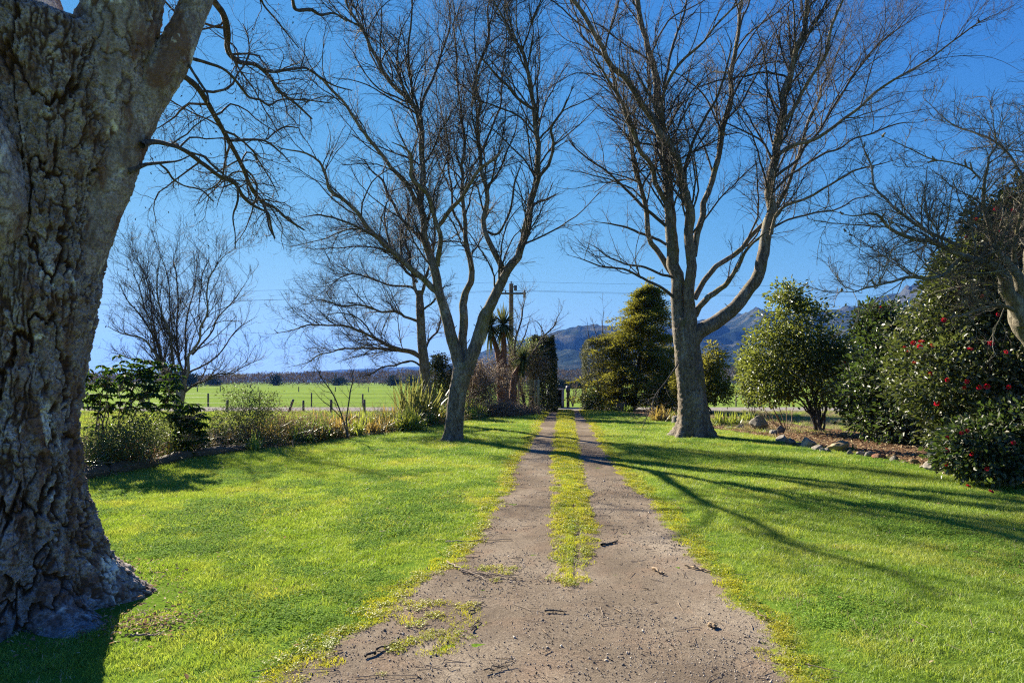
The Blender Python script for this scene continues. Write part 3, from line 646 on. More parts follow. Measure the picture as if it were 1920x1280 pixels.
# ---- lichen-covered tree at the right edge of the frame
tF = [(2060, 905, 50), (2040, 830, 44), (2010, 760, 40), (1975, 690, 38), (1940, 640, 36), (1916, 600, 38), (1912, 580, 36), (1905, 560, 30)]
limbsF = [
 ([(1918, 605, 36), (1903, 560, 28), (1890, 530, 25), (1868, 495, 20), (1840, 481, 17), (1812, 474, 14), (1790, 466, 11), (1760, 458, 11), (1715, 455, 10), (1680, 437, 9), (1662, 420, 8), (1650, 396, 7), (1600, 395, 5), (1550, 384, 3)], (-.1, -1.0)),
 ([(1815, 478, 11), (1790, 490, 10), (1765, 515, 9), (1740, 525, 9), (1700, 522, 8), (1660, 530, 7), (1635, 542, 6), (1605, 549, 4), (1570, 535, 2.5)], (-.3, -1.6)),
 ([(1800, 462, 10), (1770, 447, 9), (1735, 432, 9), (1700, 412, 8), (1680, 395, 8), (1665, 368, 7), (1645, 340, 6), (1643, 315, 6), (1625, 280, 4), (1603, 235, 3)], (-.3, .8)),
 ([(1912, 585, 26), (1910, 530, 22), (1890, 500, 16), (1870, 470, 14), (1858, 420, 10), (1848, 375, 9), (1838, 335, 7), (1842, 300, 6), (1865, 272, 5), (1858, 240, 4), (1850, 190, 3)], (-.1, -.6)),
 ([(1838, 335, 5), (1820, 318, 5), (1790, 310, 4), (1750, 302, 4), (1710, 280, 3), (1660, 250, 2)], (-.6, -1.2)),
 ([(1940, 350, 7), (1915, 330, 7), (1895, 300, 6), (1868, 272, 6), (1825, 252, 5), (1780, 235, 4), (1735, 190, 3)], (-.6, .6)),
 ([(1915, 590, 24), (1925, 520, 20), (1935, 440, 16), (1945, 350, 12), (1950, 250, 8), (1945, 150, 5)], (0, .6)),
 ([(1912, 585, 12), (1880, 578, 9), (1850, 580, 7), (1820, 590, 5), (1780, 592, 3)], (-.1, -1)),
 ([(1900, 510, 12), (1902, 460, 11), (1915, 400, 8), (1930, 330, 5), (1925, 250, 3)], (0, -1)),
 ([(1760, 455, 5), (1745, 420, 4), (1735, 380, 4), (1735, 350, 3)], (-.6, -.4)),
 ([(1710, 515, 4), (1670, 490, 4), (1625, 460, 3), (1590, 430, 2)], (-.8, .4)),
]
tree('lichened_tree', 'pale lichen-covered bare tree at the right edge in front of the tall camellia', 9.0, (8.4, 9.0, 0), tF, limbsF, rng, (240, 1900, 8000), mats=(M_pale, M_pale, M_twig), l1=dict(lmax=1.2, lf=(.2, .45), up=.03), l2=dict(lmax=.7), l3=dict(up=-.05), tw=(.45, .0014), tside=40, amp=.12)

# ================================================================ old foreground birch: thick plated trunk
DA = 4.45
def sx(px): return (px - 960) / F * DA
def zy(py): return EYE + (HY - py) / F * DA
prof = [(-.10, 262, -230), (0.0, 245, -215), (.12, 232, -190), (.3, 215, -160), (.6, 188, -125), (.95, 174, -105), (1.4, 166, -92), (1.8, 176, -88), (2.2, 196, -85), (2.55, 200, -85), (2.85, 206, -88), (3.15, 226, -95), (3.5, 246, -110), (3.8, 258, -130), (4.15, 262, -150), (4.5, 262, -170)]
pz, pr, pl = [np.array(c, float) for c in zip(*prof)]
zs = np.r_[np.arange(-.12, 3.95, .0066), 3.95 + .2 * np.sin(np.linspace(0, 1, 30) * np.pi / 2)]; NS = 440
xr = sx(np.interp(zs, pz, pr) - np.interp(zs, [0, .3, .6, 2.5, 3.2], [52, 50, 44, 26, 16])); xl = sx(np.interp(zs, pz, pl)); cx = (xr + xl) / 2; rad = (xr - xl) / 2
th = np.r_[np.linspace(-np.pi - .35, .35, 340, endpoint=False), np.linspace(.35, np.pi - .35, 100, endpoint=False)]
TH, ZZ = np.meshgrid(th, zs)
RAD = rad[:, None] * np.ones_like(TH) * np.sqrt(np.clip(1 - (np.clip(zs - 3.95, 0, .2) / .2) ** 2, 0, 1))[:, None]
squash = .86 + .06 * np.sin(zs * 1.3)[:, None]
X0 = cx[:, None] + RAD * np.cos(TH); Y0 = DA + RAD * np.sin(TH) * squash
NX, NY = np.cos(TH), np.sin(TH)
p = np.stack([X0 * 1.0, Y0, ZZ], -1).reshape(-1, 3)
warp = fbm(p * np.array([3, 3, 1.6]), 3, 41)
warp2 = fbm(p * np.array([7, 7, 4]), 3, 43)
q = p * np.array([1, 1, .24]) + np.stack([warp, warp2, warp * .5], -1) * .07 + fbm(p * 16, 2, 49)[:, None] * .012
topk = sstep(2.6, 3.4, p[:, 2])
def fiss(v, wd): return 1 - sstep(0, wd, np.abs(v))
m1 = sstep(-.6, -.1, fbm(p * np.array([2.2, 2.2, 1.2]), 3, 81)); m2 = sstep(-.5, .05, fbm(p * 3.3, 3, 82))
r1 = fiss(fbm(q * 7.5, 4, 44), .085) * m1
r2 = fiss(fbm(q * 20.0, 3, 48), .17) * (.35 + .65 * m2)
r3 = fiss(fbm(p * np.array([48, 48, 26]) + warp2[:, None] * 1.5, 3, 52), .16)
q2 = p * np.array([1, 1, .5]) + np.stack([warp2, warp, warp2], -1) * .05 + fbm(p * 22, 2, 53)[:, None] * .014
f1, f2, cid = worley(q2 * 26, 45); g1, g2, cid2 = worley(q2 * 60 + warp[:, None], 51)
fn = fbm(p * 38, 4, 60); fn2 = fbm(p * 90, 3, 61)
lump = fbm(p * np.array([2.1, 2.1, 1.5]), 3, 47); lump2 = fbm(q * 9, 3, 54)
rough_amt = .55 + .45 * m1
disp = .040 * lump + .022 * lump2 - .050 * sstep(.1, .9, r1) - .018 * r2 - .008 * r3 + .022 * (cid - .5) * rough_amt + .013 * (cid2 - .5) + .014 * fn * rough_amt + .006 * fn2
# buttress roots
hgt = np.clip(ZZ.ravel(), -.1, 9); an = TH.ravel()
rl = np.zeros_like(an)
for a0, wd, am, hh in ((-.42, .26, .40, .10), (-1.05, .22, .26, .42), (-1.62, .20, .30, .40), (-2.2, .25, .28, .4), (-3.0, .3, .4, .35), (2.2, .35, .35, .3), (1.2, .3, .35, .3), (.35, .28, .3, .25)):
    dA = np.angle(np.exp(1j * (an - a0 - .15 * warp))); rl += am * np.exp(-(dA / wd) ** 2) * np.exp(-np.clip(hgt, 0, 9) / hh)
    rl -= .10 * np.exp(-((dA - .32) / .09) ** 2) * np.exp(-np.clip(hgt, 0, 9) / (hh * 1.6))
disp += rl
# deep vertical hollows and a branch scar
for a0, z0, wa, wz, am in ((-1.9, .3, .10, .5, -.22), (-1.32, .18, .07, .25, -.14), (-2.7, .3, .09, .5, -.18), (-2.45, .9, .08, .7, -.07), (-1.2, .45, .06, .35, -.06), (-1.55, 1.85, .12, .09, .035), (-1.55, 1.85, .05, .04, -.05), (-1.35, 1.55, .22, .10, .045), (-1.0, 2.75, .2, .12, .05), (-.9, 1.2, .09, .12, .03), (-1.75, 3.35, .3, .25, .07)):
    disp += am * np.exp(-((np.angle(np.exp(1j * (an - a0 + warp * .12)))) / wa) ** 2 - ((ZZ.ravel() - z0) / wz) ** 2)
Vt = np.stack([X0.ravel() + NX.ravel() * disp, Y0.ravel() + NY.ravel() * disp, ZZ.ravel() + .012 * fn * rough_amt], -1)
i = np.arange(Vt.shape[0]).reshape(TH.shape); i2 = np.roll(i, -1, axis=1)
Fq = np.stack([i[:-1], i2[:-1], i2[1:], i[1:]], -1).reshape(-1, 4)
crack = np.clip(1 - np.maximum.reduce([sstep(.15, .6, r1), .95 * sstep(.2, .8, r2), .65 * sstep(.3, 1, r3)]) + .15 * fn, 0, 1)
eA = empty('old_birch_tree', (sx(15), DA, 0), 'massive old birch with thick cracked grey bark filling the left foreground', 'tree')
part('trunk', Vt, Fq, M_trunk, eA, attrs={'crack': crack, 'plate': cid})
def old_limb(name, pts, dz, sides=150, step=.011, smooth_bark=.5, seed=70, D=DA):
    p_, r_ = limb3(pts, D, dz, 60); n = int(np.linalg.norm(np.diff(p_, axis=0), axis=1).sum() / step); p_, r_ = resample(p_, r_, n)
    V, Fq = tubes(p_[None], r_[None], sides); c = np.repeat(p_, sides, 0); nr = unit(V - c); r = np.repeat(r_, sides)
    q = V * np.array([1, 1, .6]); wv = fbm(q * 8, 3, seed)
    q = q + np.stack([wv, -wv, wv], -1) * .05
    a, b, ci = worley(q * 30, seed + 1); e = 1 - (1 - sstep(0, .16, np.abs(fbm(q * 14, 3, seed + 2)))) * .8
    k = smooth_bark
    ds = .02 * fbm(q * 5, 3, seed + 3) + k * (.022 * (e - .5) + .012 * (ci - .5)) + .006 * fbm(V * 45, 4, seed + 5) + .003 * fbm(V * 100, 2, seed + 6)
    cr = np.clip(e + .6 * (1 - k) + .2 * fbm(V * 45, 3, seed), 0, 1)
    part(name, V + nr * (ds * np.minimum(1, r / .1))[:, None], Fq, M_trunk, eA, attrs={'crack': cr, 'plate': ci})
    return p_, r_
old_limb('limb', [(70, 300, 60), (55, 200, 130), (38, 110, 170), (22, 30, 166), (0, -60, 150), (-40, -200, 130), (-90, -400, 100), (-120, -650, 60)], (.05, .5), smooth_bark=1, seed=71, sides=180)
old_limb('limb', [(130, 360, 60), (160, 270, 120), (184, 180, 146), (204, 110, 134), (224, 40, 128), (232, 0, 128), (240, -50, 124), (250, -160, 115), (262, -350, 90), (270, -600, 60)], (.06, -.2), smooth_bark=1, seed=72, sides=180)
old_limb('limb', [(100, 640, 30), (132, 540, 64), (160, 455, 80), (178, 400, 80), (198, 340, 86), (222, 281, 86), (240, 234, 82), (266, 180, 78), (296, 142, 72), (320, 108, 60), (349, 50, 51), (369, 0, 49), (400, -110, 52), (450, -260, 40), (520, -450, 26)], (.02, .35), smooth_bark=.35, seed=73)
old_limb('limb', [(-60, 520, 120), (-20, 380, 120), (-50, 250, 110), (-120, 120, 95), (-220, 0, 80)], (-.3, -.9), smooth_bark=.8, seed=74, sides=120)
hang = [
 ([(398, -30, 13), (400, 0, 12), (416, 22, 12), (427, 61, 11), (428, 97, 10), (445, 115, 9), (480, 122, 7), (502, 140, 7), (524, 172, 6), (549, 190, 5), (585, 223, 3)], (.5, 3.2)),
 ([(480, 122, 5), (499, 133, 5), (552, 129, 5), (574, 128, 4), (596, 142, 4), (625, 160, 3), (660, 170, 2)], (1.0, 2.4)),
 ([(325, 128, 12), (336, 137, 11), (367, 160, 11), (390, 195, 10), (410, 230, 9), (430, 266, 9), (453, 309, 8), (473, 355, 7), (492, 379, 7), (513, 388, 5), (538, 410, 5), (570, 431, 3)], (.15, 4.2)),
 ([(266, 272, 14), (281, 266, 11), (312, 270, 8), (344, 281, 8), (383, 309, 8), (414, 332, 7), (441, 344, 7), (457, 371, 6), (480, 388, 5), (502, 400, 4), (508, 425, 4), (515, 447, 3)], (.05, 3.0)),
 ([(240, 322, 12), (254, 316, 9), (273, 309, 7), (305, 305, 5), (336, 301, 3), (360, 290, 2)], (.05, .6)),
 ([(300, 308, 4), (312, 318, 4), (325, 336, 4), (340, 346, 3), (380, 358, 3), (400, 378, 2)], (.2, .9)),
 ([(345, 106, 7), (391, 119, 6), (420, 130, 5), (441, 150, 5), (455, 168, 5), (469, 184, 4), (485, 186, 4), (505, 198, 4), (520, 189, 3), (560, 187, 3), (624, 194, 2)], (.2, 2.0)),
 ([(432, 264, 5), (465, 262, 5), (495, 264, 4), (524, 284, 3), (545, 305, 2)], (.7, 2.2)),
 ([(348, 112, 6), (362, 135, 5), (378, 160, 5), (388, 175, 4), (392, 195, 4)], (.2, .0)),
 ([(445, 346, 4), (446, 375, 4), (437, 405, 3), (441, 440, 2), (441, 465, 2)], (.5, .6)),
 ([(549, -40, 6), (549, 0, 6), (553, 17, 6), (585, 19, 6), (600, 28, 5), (625, 25, 4), (650, 40, 3)], (1.4, 2.5)),
 ([(500, -60, 5), (490, 0, 4), (520, 40, 3), (560, 90, 2)], (.6, 1.8)),
 ([(500, 262, 3), (520, 245, 3), (535, 238, 3), (560, 240, 2)], (1.4, 1.8)),
 ([(492, 380, 4), (500, 400, 4), (506, 430, 3), (515, 445, 2)], (1.2, 1.1)),
]
hp, hr = [], []
for pts, dz in hang:
    p_, r_ = limb3(pts, DA, dz, 34, .004, rng); p2, r2 = resample(p_, r_, 60)
    V, Fq = tubes(p2[None], r2[None], 8); V = V + .15 * (np.repeat(r2, 8) * fbm(V * 30, 2, 5))[:, None] * unit(V - np.repeat(p2, 8, 0))
    part('drooping_branch', V, Fq, M_limb, eA); a, b = resample(p_, r_, 24); hp.append(a); hr.append(b)
hp, hr = np.stack(hp), np.stack(hr)
P1, R1 = grow(hp, hr, rng, 115, 10, t0=.1, ang=(30, 80), lf=(.18, .42), wig=.22, up=-.03, rf=.55, rmin=.0026, lmin=.25, lmax=1.0)
P2, R2 = grow(P1, R1, rng, 700, 7, ang=(25, 70), lf=(.3, .7), wig=.22, up=-.04, rmin=.0014, lmin=.15, lmax=.6)
P3, R3 = grow(P2, R2, rng, 2600, 5, ang=(25, 70), lf=(.4, .9), wig=.2, up=-.1, rmin=.0008, lmin=.1, lmax=.4)
V, Fq = cat([tubes(P1, R1, 5), tubes(P2, R2, 4)]); part('branches', V, Fq, M_limb, eA, kind='stuff')
V, Fq = tubes(P3, R3, 3); part('twigs', V, Fq, M_twig, eA, kind='stuff')
# catkins and leftover leaf scraps on the drooping twigs
n = 500; k = rng.integers(0, len(P3), n); V, Fq = leaves_mesh(P3[k, -1], rng.normal(size=(n, 3)) * .5 + [0, 0, -1], rng.normal(size=(n, 3)), np.full(n, .022), np.full(n, .010), .2)
part('seed_heads', V, Fq, M_twig, eA, kind='stuff')

# ================================================================ foliage plants
M_cam = leaf_mat('camellia_leaf', (.035, .046, .015), (.055, .068, .022), (.12, .105, .045), trans=.2, rough=.5, spec=.75, tcol=(.14, .24, .03))
M_camr = leaf_mat('reddish_camellia_leaf', (.032, .048, .016), (.055, .075, .025), (.12, .10, .045), trans=.24, rough=.5, spec=.8, tcol=(.19, .24, .04))
M_camlight = leaf_mat('light_camellia_leaf', (.028, .052, .014), (.048, .08, .02), (.10, .12, .035), trans=.3, rough=.4, spec=.5, tcol=(.34, .38, .05))
M_rhodo = leaf_mat('rhododendron_leaf', (.015, .034, .014), (.026, .052, .018), (.05, .09, .02), trans=.25, rough=.75, spec=.12, tcol=(.12, .24, .02))
M_conif = leaf_mat('golden_conifer_foliage', (.045, .06, .016), (.10, .12, .024), (.27, .24, .035), trans=.35, rough=.6, spec=.2, tcol=(.36, .34, .04), patch=((.34, .29, .045), 1.1))
M_hedge = leaf_mat('hedge_leaf', (.02, .03, .014), (.04, .055, .022), (.09, .10, .045), trans=.2, rough=.7, spec=.12)
M_hedge2 = leaf_mat('variegated_hedge_leaf', (.05, .06, .03), (.10, .11, .055), (.26, .26, .16), trans=.25, rough=.7, spec=.15)
M_shrub = leaf_mat('shrub_leaf', (.05, .07, .025), (.10, .13, .045), (.17, .19, .08), trans=.35, rough=.45, spec=.35, tcol=(.26, .32, .07))
M_strap = leaf_mat('strap_leaf', (.08, .14, .02), (.17, .24, .035), (.33, .34, .06), trans=.45, rough=.4, spec=.4, tcol=(.42, .46, .06))
M_strapo = leaf_mat('orange_strap_leaf', (.22, .12, .035), (.33, .24, .06), (.40, .36, .08), trans=.45, rough=.45, spec=.35, tcol=(.5, .36, .08))
M_strapd = leaf_mat('dark_strap_leaf', (.03, .07, .014), (.06, .12, .02), (.14, .20, .03), trans=.35, rough=.35, spec=.45, tcol=(.24, .34, .04))
M_flax = leaf_mat('flax_leaf', (.09, .11, .03), (.17, .18, .05), (.28, .26, .09), trans=.3, rough=.4, spec=.4, tcol=(.36, .36, .09))
M_deadb = leaf_mat('dead_bracken', (.15, .085, .045), (.28, .175, .10), (.42, .31, .2), trans=.35, rough=.7, spec=.15)
M_cord = leaf_mat('cabbage_tree_leaf', (.05, .07, .03), (.10, .12, .05), (.22, .21, .08), trans=.3, rough=.8, spec=.0)
M_skirt = wood_mat('cabbage_tree_skirt', (.09, .04, .022), (.24, .12, .07), (6, 6, 1))
m, t = newmat('red_petal'); g = t.nodes.new('ShaderNodeNewGeometry')
c = ramp(t, g.outputs['Random Per Island'], [(0, (.42, .008, .015)), (1, (.72, .02, .05))])
p = N(t, 'ShaderNodeBsdfPrincipled'); L(t, c, p.inputs['Base Color']); p.inputs['Roughness'].default_value = .5
tr = N(t, 'ShaderNodeBsdfTranslucent'); L(t, c, tr.inputs[0]); mx = N(t, 'ShaderNodeMixShader'); mx.inputs[0].default_value = .35
L(t, p.outputs[0], mx.inputs[1]); L(t, tr.outputs[0], mx.inputs[2]); o = N(t, 'ShaderNodeOutputMaterial'); L(t, mx.outputs[0], o.inputs[0]); M_petal = m
m, t = newmat('stamen'); finish(t, (.6, .42, .05), .7); M_stamen = m

def pblob(px, py, D, wx, wy, dd=None):
    """ellipsoid seen at pixel (px,py), half sizes in pixels, depth half size in metres"""
    c = P(px, py, D); rx = wx / F * D; rz = wy / F * D
    return (*c, rx, dd if dd else (rx + rz) / 2 * .9, rz)
def shrub(name, label, base, blobs, mat, ncl, per, clr, Ln, Wd, rng, nst=8, r0=.03, cat_='shrub', group=None, twm=None, **kw):
    e = empty(name, base, label, cat_, group)
    (V, Fq), cl = foliage(blobs, ncl, per, clr, Ln, Wd, rng, **kw)
    part('foliage', V, Fq, mat, e, kind='stuff')
    if nst:
        tg = cl[rng.choice(len(cl), min(nst, len(cl)), replace=False)]
        tg = np.array(base) + (tg - np.array(base)) * .8
        Pt, Rd = stems_to(base, tg, rng, r0)
        for k in range(len(Pt)):
            V, Fq = tubes(Pt[k:k + 1], Rd[k:k + 1], 7); part('stem', V, Fq, twm or M_limb, e)
        P2, R2 = grow(Pt, Rd, rng, nst * 14, 7, t0=.3, lf=(.2, .5), wig=.15, rmin=.003, lmax=1.0)
        V, Fq = tubes(P2, R2, 4); part('twigs', V, Fq, twm or M_limb, e, kind='stuff')
    return e
# red flower shared mesh
def flower_mesh():
    r = np.random.default_rng(3); it = []
    for ring, (n, rad_, tilt) in enumerate(((7, .045, .25), (5, .03, .9))):
        a = np.arange(n) / n * 2 * np.pi + ring * .4
        A = np.stack([np.cos(a) * math.cos(tilt), np.sin(a) * math.cos(tilt), np.full(n, math.sin(tilt))], -1)
        Nn = np.stack([-np.cos(a) * math.sin(tilt), -np.sin(a) * math.sin(tilt), np.full(n, math.cos(tilt))], -1)
        it.append(leaves_mesh(A * .004, A, Nn, np.full(n, rad_ * .85), np.full(n, rad_ * .7), .25))
    V, Fq = cat(it); return mesh('flower', V, Fq, M_petal, True)
FLOWER = flower_mesh()
def stamen_mesh():
    a = np.arange(12) / 12 * 2 * np.pi; Pt = np.stack([np.stack([0 * a, 0 * a, 0 * a], -1), np.stack([np.cos(a) * .008, np.sin(a) * .008, 0 * a + .022], -1)], 1)
    V, Fq = tubes(Pt, np.full((12, 2), .0022), 3); return mesh('stamens', V, Fq, M_stamen)
STAMEN = stamen_mesh()
def place_flower(px, py, blobs, e, rng, sc=1.0):
    d = P(px, py, 1.0) - [0, 0, EYE]; o_ = np.array([0, 0, EYE]); best = None
    for b in blobs:
        c, r_ = np.array(b[:3]), np.array(b[3:6]) * 1.02
        oc = (o_ - c) / r_; dd = d / r_; A = dd @ dd; B = oc @ dd; C = oc @ oc - 1; q = B * B - A * C
        if q > 0:
            tt = (-B - math.sqrt(q)) / A
            if best is None or tt < best[0]: best = (tt, unit(((o_ + d * tt) - c) / r_ ** 2))
    if best is None: return
    pt = o_ + d * (best[0] - .08); nv = unit(best[1] + np.array([0, -.8, .1]) + rng.normal(size=3) * .35)
    f = ob('flower', FLOWER, e, Vector(pt) - e.location); f.rotation_euler = Vector(nv).to_track_quat('Z', 'Y').to_euler(); f.scale = (sc,) * 3
    s = ob('stamens', STAMEN, f)

rng = np.random.default_rng(21)
# light camellia tree on the right, multi-stemmed
bl1 = [pblob(1500, 605, 19.6, 56, 60, 1.0), pblob(1478, 556, 19.7, 32, 32, .6), pblob(1505, 680, 19.3, 84, 55, 1.3), pblob(1445, 650, 19.7, 42, 50, .9), pblob(1425, 705, 19.6, 32, 40, .7), pblob(1565, 665, 19.4, 38, 50, .9), pblob(1558, 730, 19.2, 52, 34, .9), pblob(1460, 735, 19.4, 44, 26, .8)]
e1_ = shrub('camellia_tree', 'upright leafy camellia with several trunks standing behind the grey boulder and stone edging', (9.55, 19.4, 0), bl1, M_camlight, 760, 20, .12, .115, .062, rng, nst=10, r0=.06, cat_='tree', twm=M_limb, lump=.5, shell=.4)
place_flower(1583, 679, bl1, e1_, rng)
# darker camellia between it and the tall one
bl2 = [pblob(1665, 640, 17.0, 52, 70, 1.0), pblob(1640, 610, 17.2, 30, 40, .7), pblob(1660, 730, 16.6, 75, 75, 1.4), pblob(1720, 700, 16.5, 60, 110, 1.3), pblob(1690, 790, 16.0, 70, 42, 1.2), pblob(1620, 745, 17, 40, 35, .8)]
e2_ = shrub('camellia_shrub', 'dark broad camellia shrub behind the stones, between the upright camellia and the tall flowering one', (10.2, 16.4, 0), bl2, M_cam, 1200, 20, .12, .115, .065, rng, nst=9, r0=.04, lump=.3)
place_flower(1652, 576, bl2, e2_, rng); place_flower(1696, 613, bl2, e2_, rng)
# tall flowering camellia at the right edge
bl3 = [pblob(1915, 470, 11.2, 75, 120, 1.1), pblob(1860, 560, 11.4, 110, 115, 1.4), pblob(1790, 620, 11.5, 85, 80, 1.0), pblob(1800, 700, 11.2, 105, 85, 1.3), pblob(1900, 720, 10.9, 120, 110, 1.4), pblob(1990, 520, 11.3, 110, 190, 1.5), pblob(2020, 760, 10.8, 120, 150, 1.5), pblob(1830, 800, 11.2, 80, 60, 1.1), pblob(1930, 385, 11.3, 40, 45, .6), pblob(1835, 500, 11.3, 62, 62, .9), pblob(1880, 440, 11.3, 55, 60, .8)]
e3_ = shrub('flowering_camellia', 'tall dark glossy camellia covered in red flowers at the right edge', (9.6, 11.3, 0), bl3, M_camr, 3000, 22, .09, .095, .055, rng, nst=9, r0=.045, lump=.25, shell=.6)
for fx, fy in ((1727, 641), (1696, 651), (1713, 643), (1724, 650), (1703, 659), (1747, 649), (1714, 680), (1819, 655), (1858, 644), (1775, 712), (1813, 715), (1808, 726), (1836, 726), (1850, 724), (1798, 541), (1842, 555), (1890, 725), (1858, 764), (1841, 783), (1911, 785), (1895, 370), (1900, 395), (1880, 411), (1830, 412), (1812, 445), (1877, 436), (1867, 392), (1745, 700), (1770, 600), (1905, 620), (1870, 590), (1756, 755), (1885, 660)):
    place_flower(fx, fy, bl3, e3_, rng, rng.uniform(.8, 1.35))
bl4 = [pblob(1850, 830, 9.6, 75, 42, .6), pblob(1905, 810, 9.7, 60, 60, .7), pblob(1800, 855, 9.7, 42, 30, .4), pblob(1880, 865, 9.3, 70, 28, .45), pblob(1960, 840, 9.5, 60, 50, .6)]
e4_ = shrub('low_camellia', 'low spreading camellia with red flowers at the stone edging on the right', (7.6, 9.6, 0), bl4, M_cam, 1000, 18, .07, .085, .05, rng, nst=6, r0=.02, lump=.25)
for fx, fy in ((1803, 812), (1813, 808), (1777, 821), (1775, 844), (1774, 869), (1797, 887), (1850, 878), (1822, 850), (1900, 830)): place_flower(fx, fy, bl4, e4_, rng, .9)
# golden conifer
rngc = np.random.default_rng(5)
blc = [pblob(1217, 545, 35, 20, 26), pblob(1207, 585, 35, 42, 32), pblob(1240, 600, 35, 40, 40), pblob(1185, 640, 35, 60, 38), pblob(1240, 660, 35.5, 55, 50), pblob(1150, 690, 34.6, 48, 38), pblob(1200, 705, 34.2, 75, 48), pblob(1160, 740, 34, 52, 32), pblob(1240, 735, 34.6, 55, 40)]
def conifer():
    e = empty('golden_conifer', (7.2, 35, 0), 'golden-tipped conifer with pointed top right of the driveway gateway', 'tree')
    items = []; ptips = []
    for k in range(400):      # tiered sprays
        z = rngc.uniform(.15, 6.7) ; cxv = 6.75 + .95 * (z / 7)
        R_ = np.interp(z, [0, 1.5, 3, 4.2, 5.2, 6.2, 7], [2.7, 2.9, 2.4, 1.75, 1.25, .7, .1]) * 1.16 * rngc.uniform(.38, 1.15) * (1 + .18 * math.sin(z * 2.3 + k % 7))
        a = rngc.uniform(0, 2 * np.pi); s = np.linspace(.15, 1, 8)
        sp = np.stack([cxv + np.cos(a) * R_ * s, 35 + np.sin(a) * R_ * .9 * s, z + .35 * s * R_ - .33 * R_ * s ** 2 + .1 * np.sin(k + s * 3)], -1)
        ptips.append(sp)
        c = np.repeat(sp[2:], 26, 0); w_ = .06 + .11 * np.repeat(np.sin(s[2:] * 2.6), 26)
        off = rngc.normal(size=c.shape) * w_[:, None] * [1, 1, .4]; n = len(c)
        A = unit(off * 3 + np.array([np.cos(a), np.sin(a), .25]) * .8 + rngc.normal(size=(n, 3)) * .3)
        items.append(leaves_mesh(c + off, A, rngc.normal(size=(n, 3)) * .4 + [0, 0, 1], rngc.uniform(.10, .20, n), rngc.uniform(.05, .09, n), .2, False))
    c = np.stack([np.full(300, 7.7) + rngc.normal(size=300) * .12, 35 + rngc.normal(size=300) * .12, rngc.uniform(5.8, 7.35, 300)], -1)
    items.append(leaves_mesh(c, rngc.normal(size=(300, 3)) * .6 + [0, 0, 1], rngc.normal(size=(300, 3)), np.full(300, .15), np.full(300, .05), .2, False))
    V, Fq = cat(items); part('foliage', V, Fq, M_conif, e, kind='stuff')
    Pt = np.stack(ptips); V, Fq = tubes(Pt, np.full(Pt.shape[:2], .012) * np.linspace(1.5, .4, 8), 3); part('branches', V, Fq, M_limb, e, kind='stuff')
    tp = np.array([(6.75, 35, 0), (7.15, 35, 3), (7.7, 35, 7.2)]); V, Fq = tubes(catmull(tp, 20)[None], np.linspace(.16, .02, 20)[None], 10); part('trunk', V, Fq, M_limb, e)
conifer()
blq = [pblob(1335, 700, 30, 32, 38), pblob(1340, 670, 30, 22, 22), pblob(1345, 735, 29.6, 36, 24), pblob(1300, 720, 30.5, 38, 38), pblob(1262, 708, 33, 36, 56), pblob(1235, 735, 32.6, 40, 34), pblob(1290, 735, 31, 34, 30), pblob(1255, 752, 32.5, 34, 18)]
shrub('dark_conifer', 'low dark conifer bush showing on both sides of the right birch trunk', (9.6, 30, 0), blq, M_conif, 860, 22, .13, .15, .07, rng, nst=4, r0=.05, cat_='tree', hexa=False, shell=.4, lump=.4)
blq = [pblob(1405, 695, 27, 20, 40), pblob(1412, 730, 27, 24, 28)]
shrub('green_bush', 'dense mid-green bush behind the left side of the upright camellia', (10.4, 27, 0), blq, M_camlight, 260, 20, .12, .10, .05, rng, nst=3)
# hedges beside the gateway
def hedge(name, label, x0, x1, y0, y1, z1, mat, n, rng, bulge=.12, base=None):
    e = empty(name, ((x0 + x1) / 2, (y0 + y1) / 2, 0), label, 'hedge')
    u = rng.random((n, 3)); side = rng.integers(0, 5, n)
    p = np.stack([x0 + u[:, 0] * (x1 - x0), y0 + u[:, 1] * (y1 - y0), u[:, 2] * z1], -1); nr = np.zeros((n, 3))
    for s, (ax, v, sg) in enumerate(((0, x0, -1), (0, x1, 1), (1, y0, -1), (1, y1, 1), (2, z1, 1))):
        m_ = side == s; p[m_, ax] = v - sg * np.abs(rng.normal(size=m_.sum())) * .12; nr[m_, ax] = sg
    cc = np.array([(x0 + x1) / 2, (y0 + y1) / 2, z1 * .45])
    p = cc + (p - cc) * (1 + .26 * fbm(p * 1.2, 3, 13) + .10 * fbm(p * 4, 2, 14))[:, None]
    rnd = sstep(z1 * .75, z1 * 1.05, p[:, 2])[:, None]; p[:, :2] = cc[:2] + (p[:, :2] - cc[:2]) * (1 - .22 * rnd)
    p[:, 2] = np.maximum(p[:, 2], .03)
    l = rng.uniform(.06, .12, n)
    V, Fq = leaves_mesh(p, nr * .5 + rng.normal(size=(n, 3)) * .7, nr + rng.normal(size=(n, 3)) * .6 + [0, 0, .3], l, l * .6, .2, False)
    part('foliage', V, Fq, mat, e, kind='stuff')
    V, Fq = box(x0 + .35, x1 - .35, y0 + .3, y1 - .3, 0.0, z1 - .5)
    Pt, Rd = stems_to((cc[0], cc[1], 0), cc + rng.normal(size=(24, 3)) * [.5 * (x1 - x0) / 2, .5 * (y1 - y0) / 2, z1 * .25] + [0, 0, z1 * .25], rng, .03, spread=.3)
    V, Fq = tubes(Pt, Rd, 4); part('stems', V, Fq, M_limb, e, kind='stuff')
hedge('clipped_hedge', 'tall dark clipped hedge on the left side of the driveway gateway', 1.0, 2.35, 33.0, 36.0, 3.9, M_hedge, 26000, rng)
hedge('variegated_hedge', 'tall pale-flecked hedge on the right side of the driveway gateway beside the golden conifer', 4.1, 6.2, 34.8, 36.8, 3.9, M_hedge2, 15000, rng)
